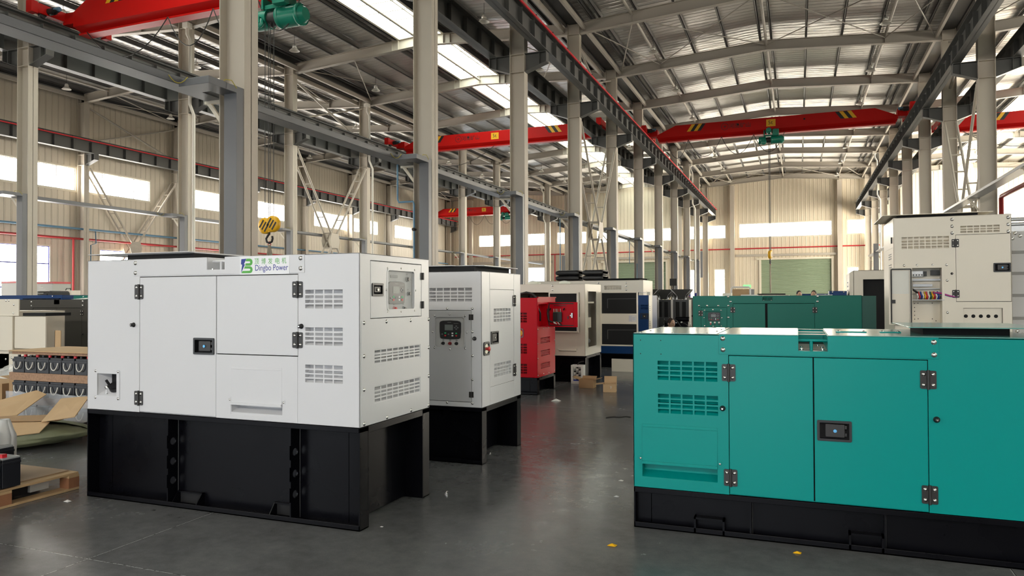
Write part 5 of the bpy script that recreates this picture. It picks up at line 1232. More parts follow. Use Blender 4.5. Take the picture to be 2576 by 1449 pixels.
roof_unit(-15.9, -13.4, 12.3, 1.0, 1.60, GREEN, 'green generator half hidden behind the logo generator at far left')
# cream unit at the left edge
g = empty('generator_set', (-14.4, 8.35, 0), 'cream generator at the left edge with an open door panel', 'generator')
simple_base(g, 2.1, 1.0, .25); shell(g, 2.1, 1.0, .254, 1.31, CREAM, fh=[(.6, 1.7, .55, 1.2)], inset=.12)
M_ = FRONT()
q = MB().at(M_); q.box(-.4, 2.36, 1.235, 1.515, .0005, .02); q.build('header_plate', CREAM, g, bevel=.003)
q = MB().at(M_); q.box(.2, 2.24, .66, 1.228, .021, .045); q.build('side_door', CREAM, g, bevel=.003)
q = MB().at(M_); q.box(2.245, 2.985, .70, 1.225, -.012, .012); q.build('open_door', CREAM, g, bevel=.003)
q = MB(); q.box(2.36, 2.9, .05, .5, 1.235, 1.285); q.build('vent_foam', MATTE, g)
for u, v in ((2.05, 1.49), (2.12, 1.49), (2.24, 1.42), (2.23, 1.28)): screw(g, M_ @ Matrix.Translation((0, 0, .02)), u, v, 1.5)
q = MB().at(M_); q.box(1.70, 3.1, .02, .60, -.03, .0); q.build('lower_panel', CREAM, g)
for u, v in ((1.86, .50), (2.02, .51), (2.16, .54)): screw(g, M_, u, v, 1.6)

def sheet(fn, nu, nv, name, m, thick=.004):
    vs = [fn(i/nu, j/nv) for j in range(nv+1) for i in range(nu+1)]; k = nu+1
    q = MB(); q.add(vs, [(j*k+i, j*k+i+1, (j+1)*k+i+1, (j+1)*k+i) for j in range(nv) for i in range(nu)], True)
    o = q.build(name, m); s_ = o.modifiers.new('thick', 'SOLIDIFY'); s_.thickness = thick; return o
random.seed(3)
def nz(a, b_): return math.sin(a*7.3+b_*3.1)*.5+math.sin(a*17.1-b_*11.7)*.3+math.sin(a*31+b_*27)*.2
def wrapfn(u, v):
    x = -12.3+2.05*u; top = .30+.32*u+.10*math.sin(u*3); z = .02+(top-.02)*v
    return (x+.05*nz(u, v), 7.92-.35*(1-v)+.12*v+.05*nz(v*2, u*2), z+.02*nz(u*3, v))
tag(sheet(wrapfn, 30, 14, 'stretch_film', WRAP, .002), 'crumpled clear stretch film draped in front of the cream unit at left', 'film')
# large brown carton with flaps, taped with clear film
def carton(name, x, y, z, sx, sy, sz, label, flaps=(), m=CARD, rz=0.0, open_top=True, group=None):
    t = empty(name, (x, y, z), label, 'box', group, rz=rz); e = .006
    q = MB(); q.box(0, sx, 0, e, 0, sz); q.box(0, sx, sy-e, sy, 0, sz); q.box(0, e, e, sy-e, 0, sz); q.box(sx-e, sx, e, sy-e, 0, sz); q.box(e, sx-e, e, sy-e, 0, e)
    if not open_top: q.box(e, sx-e, e, sy-e, sz-e, sz)
    q.build('carton_body', m, t)
    for side, ang, ln in flaps:
        c, s_ = math.cos(ang)*ln, math.sin(ang)*ln
        q = MB()
        if side == 'f': q.prism([(0, sz), (-c, sz+s_), (-c-.001, sz+s_+e), (0, sz+e)], 'x', 0, sx)
        if side == 'b': q.prism([(sy, sz), (sy+c, sz+s_), (sy+c, sz+s_+e), (sy, sz+e)], 'x', 0, sx)
        if side == 'l': q.prism([(sz, 0), (sz+s_, -c), (sz+s_+e, -c), (sz+e, 0)], 'y', 0, sy)
        if side == 'r': q.prism([(sz, sx), (sz+s_, sx+c), (sz+s_+e, sx+c), (sz+e, sx)], 'y', 0, sy)
        q.build('carton_flap', m, t)
    return t
t = carton('cardboard_box', -10.72, 7.28, .01, .66, .45, .34, 'taped brown cardboard box with two white tape strips behind the open cartons', [('b', 1.45, .11), ('l', .15, .20)])
for u in (.20, .38):
    q = MB(); q.box(u, u+.03, -.003, -.0005, .0, .34); q.build('white_tape', PAPER, t)
q = MB()
q.tube([(.30, -.002, .22), (.28, -.002, .15), (.36, -.002, .15)], .004, 5); q.tube([(.34, -.002, .21), (.37, -.002, .23), (.38, -.002, .15)], .004, 5); q.tube([(.42, -.002, .24), (.46, -.002, .19), (.42, -.002, .12), (.40, -.002, .12)], .004, 5); q.tube([(.27, -.002, .11), (.25, -.002, .08), (.29, -.002, .08), (.29, -.002, .11), (.27, -.002, .11)], .004, 5)
q.build('marker_scrawl', DECAL_K, t)
q = MB(); q.add([(.18, -.006, .0), (.66, -.008, .0), (.66, -.004, .33), (.18, -.006, .34), (.4, -.02, .2)], [(0, 1, 4), (1, 2, 4), (2, 3, 4), (3, 0, 4)]); q.build('clear_film', WRAP, t)
q = MB(); q.box(0, 1.6, 0, .5, 0, .26); tag(q.build('cardboard_box', CARD), 'closed brown cardboard box at the left edge behind the black battery', 'box').location = (-12.5, 7.3, 0.01)
q = MB(); q.box(0, .55, 0, .02, 0, .36); o = q.build('cardboard_sheet', CARD); o.location = (-10.05, 6.95, .003); o.rotation_euler = (-.28, 0, .2); tag(o, 'brown cardboard sheet leaning below the taped box', 'cardboard')
def film2(u, v): return (-10.0+.62*u+.04*nz(u, v), 7.05-.18*v+.05*nz(u*2, v*3), .02+.42*v*(1-.3*u)+.02*nz(v, u))
tag(sheet(film2, 14, 10, 'stretch_film', WRAP, .002), 'loose clear film hanging between the taped box and the cardboard edge strip', 'film')
# upright cardboard edge strip
q = MB(); q.box(-.055, .055, 0, .008, 0, 1.10); q.box(-.055, -.047, 0, .05, 0, 1.10)
o = tag(q.build('cardboard_strip', CARDL), 'tall upright cardboard edge strip beside the wrapped battery stack', 'cardboard'); o.location = (-8.985, 6.72, .002); o.rotation_euler = (0, .012, 0)

# ---- pallets
def pallet(x, y, z, sx, sy, label, m=WOOD, h=.135, group=None, rz=0.0):
    t = empty('wooden_pallet', (x, y, z), label, 'pallet', group, rz=rz)
    n = 6; w_ = sx/n
    for i in range(n):
        q = MB(); q.box(i*w_+.008, (i+1)*w_-.008, 0, sy, h-.018, h); q.build('deck_board', m, t, bevel=.002)
    for yy in (0, sy/2-.045, sy-.09):
        for xx in (0, sx/2-.05, sx-.10):
            q = MB(); q.box(xx, xx+.10, yy, yy+.09, .018, h-.036); q.build('pallet_block', WOODR, t)
        q = MB(); q.box(0, sx, yy, yy+.09, h-.036, h-.018); q.build('stringer_board', m, t)
    for xx in (0, sx/2-.05, sx-.10):
        q = MB(); q.box(xx, xx+.10, 0, sy, 0, .018); q.build('bottom_board', m, t)
    return t
pallet(-6.33, 3.02, .002, 1.0, 1.16, 'pale wooden pallet in the left foreground carrying black batteries')
q = MB(); q.box(-6.30, -5.42, 3.05, 4.16, .138, .146); tag(q.build('plywood_sheet', mat('brown_board', (.34,.23,.14), .7, var=.15, vscale=5)), 'thin brown board lying on the foreground pallet', 'board')
pallet(-9.1, 5.80, .002, 1.85, .95, 'wooden pallet under the wrapped battery stack', WOODR, h=.10)
# ---- batteries
def battery(x, y, z, sx, sy, sz, label, group, rope=True, cap=True, capm=REDCAP):
    t = empty('lead_battery', (x, y, z), label, 'battery', group)
    q = MB(); q.box(0, sx, 0, sy, 0, sz-.03); q.box(-.004, sx+.004, -.004, sy+.004, sz-.05, sz-.022); q.box(.006, sx-.006, .006, sy-.006, sz-.03, sz); q.build('battery_case', BATT, t, bevel=.003)
    if cap:
        q = MB(); q.cyl((sx*.78, .05, sz), (sx*.78, .05, sz+.025), .018, 10); q.build('terminal_cap', capm, t)
        q = MB(); q.cyl((sx*.22, .05, sz), (sx*.22, .05, sz+.02), .016, 10); q.build('terminal_post', BLACK, t)
    if rope:
        n = 10; q = MB(); q.tube([(sx*.5-.055*math.cos(PI*i/n), -.012-.012*math.sin(PI*i/n), sz-.055-.085*math.sin(PI*i/n)) for i in range(n+1)], .006, 6); q.build('rope_handle', ROPE, t)
    return t
wx = .205
for tier, z in enumerate((.106, .375, .652)):
    for i in range(6):
        l = 'black rope-handled battery, %s tier of the wrapped stack, %s from its strip end' % (['bottom', 'middle', 'top'][tier], order[i])
        battery(-8.86+wx*i+.235, 5.90, z, wx-.012, .52, .182, l, 'batteries on the wrapped stack')
    if tier:
        q = MB(); q.box(-8.68, -7.30, 5.895, 6.6, z-.088, z-.0008) if tier == 1 else q.box(-8.68, -7.30, 5.895, 6.6, z-.090, z-.0008)
        tag(q.build('cardboard_layer', mat('corrugated_edge', (.36,.22,.14), .85, var=.5, vscale=40)), 'corrugated cardboard layer under the %s tier of batteries' % ['', 'middle', 'top'][tier], 'cardboard')
q = MB(); q.box(-8.68, -7.30, 5.93, 6.62, .8625, .895); tag(q.build('cardboard_layer', mat('corrugated_edge', (.36,.22,.14), .85)), 'striped corrugated cardboard layer on top of the battery stack', 'cardboard')
q = MB(); q.box(-8.70, -7.28, 5.90, 6.64, .896, .908); tag(q.build('plywood_sheet', CARDL), 'pale board covering the battery stack', 'board')
def film3(u, v): return (-8.70+1.44*u, 5.872-.008*abs(nz(u*3, v*6)), .09+.34*v+.05*u*(1-v)+.012*nz(u*2, v*2))
tag(sheet(film3, 36, 16, 'stretch_film', mat('shiny_stretch_wrap', (.8,.82,.86), .12, alpha=.30, bump=1.0, bscale=30, spec=.8), .002), 'shiny stretch film wrapped around the lower battery tiers', 'film')
# batteries on the foreground pallet
for x, y, sx, sy, sz, l in ((-5.60, 3.565, .285, .133, .215, 'black battery with red cap on the foreground pallet, nearest its corner'), (-5.62, 3.40, .30, .160, .215, 'black battery on the foreground pallet at the left frame edge'), (-5.95, 3.72, .30, .16, .235, 'black battery with red cap behind the corner one on the foreground pallet'), (-5.95, 3.50, .30, .17, .42, 'taller black battery at the left frame edge of the foreground pallet')):
    t = empty('lead_battery', (x, y, .1475), l, 'battery', 'batteries on the foreground pallet')
    q = MB(); q.box(0, sx, 0, sy, 0, sz-.012); q.box(-.003, sx+.003, -.003, sy+.003, sz-.05, sz-.03); q.build('battery_case', BATT, t, bevel=.003)
    q = MB(); q.box(.005, sx-.005, .005, sy-.005, sz-.012, sz); q.build('battery_lid', mat('shiny_battery_lid', (.35,.36,.36), .2), t)
    q = MB(); q.box(sx-.06, sx-.025, .015, .05, sz, sz+.025); q.build('terminal_cap', REDCAP, t)
def bot(u, v):
    r = .085*(1-.55*max(0, v-.72)/.28)+.006*nz(u*4, v*5); return (-5.80+r*math.cos(2*PI*u), 3.90+r*math.sin(2*PI*u)+.0, .1475+.42*v)
tag(sheet(bot, 16, 10, 'wrapped_bundle', mat('white_foam_wrap', (.68,.68,.66), .5, bump=1, bscale=30), .004), 'white foam wrapped bundle standing on the foreground pallet', 'bundle')
q = MB(); q.box(-5.75, -5.50, 3.72, 3.88, .0225, .092); tag(q.build('black_case', BATT), 'black case pushed under the foreground pallet deck', 'case')
q = MB(); q.box(-5.70, -5.50, 3.90, 4.05, .0225, .092); q.sphere((-5.6, 3.98, .06), .09, .085, .035, 12, 7); tag(q.build('plastic_bundle', mat('white_glossy_film', (.72,.72,.68), .15, bump=1, bscale=40)), 'shiny white film bundle pushed under the foreground pallet deck', 'bundle')
# big battery with tools at the left
t = empty('lead_battery', (-9.5, 6.13, 0.002), 'large black battery at left with a red crimping tool lying on it', 'battery')
q = MB(); q.box(0, .915, 0, .40, 0, .215); q.build('battery_case', BATT, t, bevel=.004); q = MB(); q.box(.005, .91, .005, .395, .215, .226); q.build('battery_lid', BAG, t)
t = empty('crimping_tool', (-8.78, 6.22, .236), 'red-handled crimping tool on the large black battery', 'tool', rz=-.35)
q = MB(); q.box(-.10, 0, -.03, .03, 0, .055); q.build('red_head', REDCAP, t, bevel=.01); q = MB(); q.tube([(0, 0, .025), (.06, -.01, .03), (.10, -.02, .02)], .022, 8); q.build('black_grip', RUBBER, t); q = MB(); q.tube([(.06, -.03, .02), (.16, -.06, .016), (.24, -.09, .012)], .014, 8); q.build('red_handle', REDCAP, t); q = MB(); q.box(.23, .28, -.11, -.08, .004, .014); q.build('brass_lug', mat('brass', (.6,.42,.15), .3, metal=1), t)
for x, y, m_, l in ((-9.0, 6.25, DECAL_B, 'blue pliers on the large black battery'), (-9.25, 6.3, ZINC, 'grey spanner on the large black battery')):
    q = MB(); q.tube([(x, y, .240), (x+.07, y+.03, .240), (x+.13, y+.05, .243)], .011, 7); q.tube([(x, y+.05, .240), (x+.07, y+.04, .240), (x+.14, y+.07, .243)], .009, 7); tag(q.build('hand_tool', m_), l, 'tool')
# torn cartons on an olive sack
def sack(u, v):
    th = 2*PI*u; r = 1+.05*nz(u*3, v*4)+.05*math.sin(th*3+v*5)
    rr = [.0, .82, 1.0, 1.02, .92, .6, .0][min(6, int(v*6.001))]; f = v*6-int(v*6) if v < 1 else 0; nx = [.0, .82, 1.0, 1.02, .92, .6, .0][min(6, int(v*6.001)+1)]
    R_0 = (rr+(nx-rr)*f)*r; z = .004+.26*v*(1+.12*nz(u*2, v)) if v > .02 else .004
    x, y = .62*R_0*math.cos(th), .52*R_0*math.sin(th); a = .55
    return (-7.50+x*math.cos(a)-y*math.sin(a), 5.22+x*math.sin(a)+y*math.cos(a), z)
tag(sheet(sack, 40, 18, 'woven_sack', BAG, .003), 'crumpled olive woven sack on the floor under torn cartons', 'sack')
def slab(pts, label, name='cardboard_flap', m=CARDL, th=.008):
    q = MB(); n = len(pts); a, b_, c = [Vector(p) for p in pts[:3]]; nn = (b_-a).cross(c-a).normalized()*th
    q.add([Vector(p) for p in pts]+[Vector(p)+nn for p in pts], [tuple(range(n))[::-1], tuple(range(n, 2*n))]+[(i, (i+1) % n, n+(i+1) % n, n+i) for i in range(n)]); return q
t = empty('torn_carton', (0, 0, 0), 'torn brown carton lying open on the olive sack', 'carton')
slab([(-7.62, 4.78, .30), (-7.0, 5.25, .27), (-7.02, 5.42, .33), (-7.10, 5.55, .29), (-7.72, 5.05, .30)], '').build('carton_panel', CARD, t)
slab([(-7.10, 5.15, .27), (-6.72, 5.22, .33), (-7.02, 5.62, .47), (-7.35, 5.55, .44)], '').build('carton_flap', CARDL, t)
slab([(-7.62, 4.80, .29), (-7.05, 5.20, .27), (-6.95, 5.02, .20), (-7.35, 4.66, .16), (-7.55, 4.70, .22)], '').build('carton_flap', CARDL, t)
slab([(-8.25, 5.0, .21), (-7.75, 5.35, .27), (-7.85, 5.75, .44), (-8.05, 5.78, .47), (-8.30, 5.55, .38), (-8.45, 5.3, .27)], '').build('carton_flap', CARDL, t)
slab([(-8.2, 4.75, .15), (-7.62, 4.8, .26), (-7.78, 5.2, .27), (-8.3, 5.1, .22)], '').build('carton_panel', CARD, t)
# ---- cabinets near the left windows
def cabinet(x, y, sx, sy, zt, label, glass=False):
    t = empty('control_cabinet', (x, y, 0), label, 'cabinet')
    m_ = mat('pale_machine_paint', (.50,.50,.46), .4)
    q = MB(); q.box(0, sx, 0, sy, 0, zt-.06) if not glass else q.panel(0, sx, 0, zt-.06, 0, .001); q.v = q.v if not glass else []; q.f = q.f if not glass else []; q.mi = q.mi if not glass else []; q.sm = q.sm if not glass else []
    if glass: q.box(0, sx, 0, sy, zt-.30, zt-.06); q.box(0, .03, 0, sy, 0, zt-.30); q.box(sx-.03, sx, 0, sy, 0, zt-.30); q.box(.03, sx-.03, sy-.02, sy, 0, zt-.3); q.box(.03, sx-.03, 0, sy-.02, 1.70, 1.72); q.box(.03, sx-.03, 0, sy-.02, 0, 1.3)
    q.build('cabinet_body', m_, t, bevel=.004)
    q = MB(); q.box(-.005, sx+.005, -.005, sy, zt-.06, zt); q.build('red_top_band', REDCAP, t)
    if glass:
        q = MB(); q.box(sx*.45, sx*.8, .1, .3, 1.30, 1.70); q.build('shelf_box', PAPER, t)
        for i in range(3):
            q = MB(); q.box(.08, .2+.1*i, -.004, -.001, zt-.14-.05*i, zt-.125-.05*i); q.build('printed_line', PAPER, t)
    else:
        q = MB(); q.box(sx*.72, sx, -.012, -.001, 1.2, zt-.07); q.build('cabinet_door', m_, t)
    return t
cabinet(-22.3, 16.0, .71, .6, 2.065, 'pale cabinet with red top band and open lower shelves by the left windows', True)
cabinet(-23.95, 16.0, .71, .6, 2.10, 'pale closed cabinet with red top band left of the second-row column')
q = MB(); q.box(-21.58, -21.33, 16.05, 16.5, 0.002, 1.75); tag(q.build('side_cabinet', mat('pale_machine_paint', (.5,.5,.46), .4)), 'narrow pale cabinet between the red-topped one and the fire box', 'cabinet')
t = empty('fire_hose_box', (-21.32, 16.0, 0), 'cream fire hose box with a red panel and white sign', 'fire box')
q = MB(); q.box(0, .49, .02, .35, 0, 1.79); q.build('box_body', CREAM, t, bevel=.004)
q = MB(); q.box(.0, .41, .0, .02, 1.40, 1.74); q.build('red_panel', mat('faded_red_panel', (.25,.05,.05), .4), t)
q = MB(); q.box(.06, .36, -.004, -.0005, 1.50, 1.63); s_ = q.build('sign_plate', PAPER, t)
put_text('sign_lettering', text_mesh('消火栓', .10, .0005), REDCAP, s_, FRONT(-.005) @ Matrix.Translation((.065, 1.525, 0)))
q = MB(); q.tube([(.1, .15, 1.79), (.13, .15, 1.85), (.3, .15, 1.85), (.33, .15, 1.79)], .014, 8); q.build('carry_handle', BLACK, t)

# ================================================================ CENTRE: SMALL THINGS ON THE FLOOR, ENGINES
t = empty('relay_chassis', (-3.716, 12.31, 0.001), 'white metal chassis with rows of relays standing on the floor', 'control chassis')
q = MB(); sx, sz = .215, .325; q.at(FRONT()).panel(0, sx, 0, sz, -.012, 0, [(.035, sx-.035, .05, sz-.03)]); q.at(Matrix()).box(0, .008, .01, .16, 0, sz); q.box(sx-.008, sx, .01, .16, 0, sz); q.box(.008, sx-.008, .01, .16, 0, .008); q.box(.008, sx-.008, .15, .158, .008, sz); q.build('chassis_frame', PAPER, t)
for i in range(7):
    for j in range(3):
        q = MB(); x = .045+j*.045; z = .07+i*.033; q.box(x, x+.03, .03, .06, z, z+.024); q.build('relay', [PAPER, BLACK, ZINC][(i+j) % 3], t)
q = MB(); q.tube([(.10, .08, sz), (.12, .08, sz+.04), (.18, .09, sz+.06), (.21, .10, sz+.06)], .010, 7); q.build('cable_loop', RUBBER, t)
q = MB(); q.box(.04, .175, .0125, .02, .035, .075); q.build('blue_label', DECAL_B, t)
carton('cardboard_box', -3.42, 11.78, .002, .245, .20, .135, 'open cardboard box on the floor touching the relay chassis', [('l', .35, .12), ('r', .25, .11), ('b', .6, .07)])
t = carton('cardboard_box', -2.90, 11.36, .002, .20, .20, .13, 'open cardboard box with one raised flap, nearer the aisle', [('l', -.12, .13), ('b', 1.4, .10), ('r', 1.5, .02)], CARDL, rz=.15)
q = MB(); q.tube([(.11, -.002, .09), (.13, -.002, .095), (.12, -.002, .06)], .004, 5); q.build('printed_mark', PAPER, t)
q = MB(); q.box(0, .55, 0, .05, 0, .255); o = tag(q.build('metal_sheet', CREAM), 'long white metal panel standing on the floor past the cardboard boxes', 'panel'); o.location = (-3.56, 14.66, .001); o.rotation_euler = (0, 0, -.05)
# four dark radiator frames with flared air hoods
for i, (x, y) in enumerate(((-3.95, 19.5), (-3.70, 20.4), (-3.45, 21.3), (-3.16, 20.0))):
    t = empty('radiator_unit', (x, y, 0), 'dark engine radiator frame with flared hood, %s from the yellow panel' % order[i], 'radiator', 'dark radiator frames beside the aisle')
    q = MB(); w_ = .42; q.at(FRONT()).panel(0, w_, .7, 1.44, -.01, 0, [(.07, .17, .95, 1.38), (.24, .34, .95, 1.38)]); q.at(Matrix()).box(0, w_, .011, .5, .7, 1.44); q.build('radiator_frame', mat('dark_machine_grey', (.05,.052,.055), .35), t, bevel=.006)
    for a in (.07, .24):
        q = MB(); q.box(a, a+.10, .004, .0105, .95, 1.38); q.build('radiator_core', MATTE, t)
    q = MB(); q.add([(.12, .02, 1.45), (.32, .02, 1.45), (.50, -.02, 1.72), (-.06, -.02, 1.72), (.12, .3, 1.45), (.32, .3, 1.45), (.50, .36, 1.72), (-.06, .36, 1.72)], [(0,1,2,3), (5,4,7,6), (4,0,3,7), (1,5,6,2), (0,4,5,1)]); q.build('air_hood', mat('hood_dark_steel', (.035,.035,.033), .45), t)
    for pts in ([(.12, .018, 1.45), (.10, .015, 1.56), (-.06, -.022, 1.72)], [(.32, .018, 1.45), (.34, .015, 1.56), (.50, -.022, 1.72)]):
        q = MB(); q.tube(pts, .012, 5); q.build('bright_edge', ZINC, t)
    for a in (.10, .32):
        q = MB(); q.cyl((a, .06, 1.44), (a, .06, 1.50), .03, 8); q.build('filler_cap', ZINC, t)
    q = MB(); q.box(-.02, .44, -.05, .55, 0.001, .7); q.build('engine_skid', BLACKP, t)
    q = MB(); q.box(.05, .40, -.14, -.051, .93, .955); q.box(.05, .40, -.14, -.13, .72, .93); q.build('fan_shelf', mat('dark_machine_grey', (.05,.052,.055), .35), t)
q = MB(); q.box(-4.015, -3.885, 18.9, 19.3, .001, 1.325); tag(q.build('yellow_panel', YELLOW), 'narrow yellow steel panel between the cream unit and the dark radiators', 'panel')
t = empty('machine_cabinet', (-3.20, 22.1, 0), 'grey machine cabinet with black window left of the green generator', 'machine')
GM = mat('grey_machine_enamel', (.30,.29,.27), .4)
q = MB(); q.box(0, .62, 0, .7, .001, 1.50); q.build('cabinet_body', GM, t, bevel=.006)
q = MB(); q.box(.03, .27, -.012, -.001, 1.12, 1.43); q.build('window_frame', GM, t); q = MB(); q.box(.05, .25, -.016, -.0125, 1.15, 1.41); q.build('black_window', BLACK, t)
for bx_ in ((.10, .35, .93, .975), (.285, .345, 1.13, 1.25), (.29, .33, 1.37, 1.42)):
    q = MB(); q.box(bx_[0], bx_[1], -.012, -.001, bx_[2], bx_[3]); q.build('black_slot', BLACK, t)
q = MB(); q.lathe([(.0001, 1.515), (.16, 1.515), (.16, 1.53), (.0001, 1.535)], 16, (.27, .3, 0)); q.build('red_flange', mat('pale_red_flange', (.60,.18,.14), .5), t)
for a in (.16, .34):
    q = MB(); q.cyl((a, .3, 1.50), (a, .3, 1.63), .03, 10); q.build('blue_post', DECAL_B, t)
t = empty('diesel_engine', (-3.05, 17.6, 0), 'black diesel engine with small fittings left of the green generator', 'engine')
q = MB(); q.box(0, .75, .1, .6, .25, .80); q.box(.1, .6, .15, .5, .80, .93); q.cyl((.15, .05, .75), (.15, .2, .75), .12, 16); q.cyl((.5, .0, .62), (.5, .2, .62), .16, 18); q.cyl((.3, .2, .98), (.62, .2, .98), .06, 12); q.cyl((.05, .2, .88), (.25, .2, .88), .07, 12); q.box(-.05, .8, .05, .65, 0.001, .25); q.build('engine_block', BLACKP, t, bevel=.01)
random.seed(5)
for i in range(26):
    q = MB(); x, z = random.uniform(.02, .72), random.uniform(.66, 1.0); r = random.uniform(.008, .02)
    q.cyl((x, .02, z), (x, .10, z), r, 8); q.build('engine_fitting', random.choice([ZINC, CHROME, BLACK, BLACK, PAPER]), t)
for pts, m_ in (([(.1, .0, .9), (.2, -.02, 1.0), (.35, .0, .95), (.45, .02, .80)], RUBBER), ([(.5, .0, .9), (.6, -.03, .85), (.62, .0, .70)], RUBBER), ([(.55, .0, .62), (.63, -.02, .60), (.70, 0, .56)], PAPER), ([(.25, 0, .70), (.25, 0, .92)], ZINC)):
    q = MB(); q.tube(pts, .016, 7); q.build('engine_hose', m_, t)
# black wrapped bundles stacked on a rack beyond the cream generator
for i, (x, w_, l) in enumerate(((-6.50, .72, 'left'), (-5.70, .62, 'right'))):
    t = empty('storage_rack', (x, 20.0, 0), 'steel rack under the %s stack of black bundles' % l, 'rack')
    for a in (0, w_-.04):
        for y in (0, .56):
            q = MB(); q.box(a, a+.04, y, y+.04, .001, 1.98); q.build('rack_post', BLACKP, t)
    for z in (1.0, 1.94):
        q = MB(); q.box(0, w_, 0, .6, z, z+.04); q.build('rack_shelf', CARD, t)
    for k in range(2):
        def pil(u, v, x=x, w_=w_, k=k):
            th = 2*PI*v; e = .35; c, s_ = math.cos(th), math.sin(th)
            return (x+w_*(.02+.96*u)+.03*nz(u, v*3), 20.3+.27*math.copysign(abs(c)**e, c), 1.985+.076+.152*k+.075*math.copysign(abs(s_)**.6, s_)*(1 if .04 < u < .96 else .5)+.006*nz(u*5, v*2))
        tag(sheet(pil, 14, 18, 'wrapped_bundle', mat('black_bin_film', (.012,.012,.014), .35, bump=.8, bscale=18), .004), 'black plastic wrapped bundle, %s of the %s stack beyond the cream generator' % (['lower', 'upper'][k], l), 'bundle', 'black wrapped bundles')
# things beyond the green generator
roof_unit(.10, 1.10, 24.8, 1.0, 1.60, BLUE, 'low blue generator far behind the green one, left of the taller blue one')
g = roof_unit(.80, 1.55, 20.0, .9, 1.652, BLUE, 'taller blue generator far behind the green one near the cream housing') if False else roof_unit(.72, 1.12, 20.0, .9, 1.648, BLUE, 'taller blue generator far behind the green one near the cream housing')
g = roof_unit(-1.3, -.25, 22.0, 1.0, 1.565, CREAM, 'low cream generator with black roof strip far behind the green one')
q = MB(); q.box(.2, .95, .1, .7, 1.566, 1.60); q.build('vent_foam', MATTE, g)
t = empty('white_cart', (-2.30, 28.0, 0), 'white framed cart with brown board far behind the green generator', 'cart')
q = MB(); q.tube([(0, 0, .02), (0, 0, 1.82), (.04, 0, 1.87), (.62, 0, 1.87), (.66, 0, 1.82), (.66, 0, .02)], .03, 8); q.build('tube_frame', PAPER, t)
q = MB(); q.box(.04, .62, .005, .02, .9, 1.80); q.build('brown_board', CARDL, t)
q = MB(); q.cyl((-2.7, 44.0, 0.002), (-2.7, 44.0, 2.2), .04, 8); q.box(-2.92, -2.5, 43.9, 44.1, 2.2, 2.62); tag(q.build('stand_lamp', RUBBER), 'dark flood lamp on a post far down the left column row', 'lamp').location = (-4.2, 0, 0)
for nm, pts, l in (('floor_bolt', (-2.526, 5.061), 'steel bolt lying on the floor right of the logo generator'), ('floor_bolt', (-2.79, 6.525), 'bright bolt on the floor beside the second white generator')):
    q = MB(); q.cyl((pts[0], pts[1], .001), (pts[0], pts[1], .009), .012, 6); q.cyl((pts[0], pts[1], .009), (pts[0]+.012, pts[1], .022), .006, 8); tag(q.build(nm, CHROME), l, 'bolt')
for (x, y), m_, sx, l in (((-1.29, 5.441), PAPER, .022, 'white paper scrap on the floor left of the teal generator'), ((-1.367, 5.925), PAPER, .022, 'second white paper scrap further up the aisle by the teal generator'), ((-1.063, 4.363), YELLOW, .03, 'yellow scrap on the floor in front of the teal generator'), ((-5.072, 3.883), PAPER, .03, 'crumpled white scrap between the pallet and the logo generator'), ((-4.286, 3.939), RUBBER, .018, 'black scrap on the floor in front of the logo generator'), ((-3.297, 10.171), PAPER, .07, 'white paper scrap on the floor near the red generator'), ((-.9, 3.7), DECAL_B, .018, 'tiny blue scrap on the floor at lower right'), ((-2.562, 4.184), PAPER, .012, 'tiny white scrap by the front corner of the logo generator'), ((-.02, 4.62), YELLOW, .025, 'yellow scrap under the edge of the teal base')):
    q = MB(); q.add([(x-sx, y-sx*.4, .001), (x+sx*.8, y-sx*.6, .002), (x+sx, y+sx*.4, .004), (x-sx*.7, y+sx*.5, .003), (x, y, sx*.5)], [(0, 1, 4), (1, 2, 4), (2, 3, 4), (3, 0, 4), (3, 2, 1, 0)]); tag(q.build('floor_scrap', m_), l, 'scrap')
q = MB(); q.tube([(-2.25, 8.95, .006), (-2.18, 9.05, .006), (-2.10, 9.03, .006), (-2.04, 9.13, .006), (-1.97, 9.10, .006)], .006, 5); tag(q.build('cable_offcut', RUBBER), 'short black cable offcut on the aisle floor', 'cable')

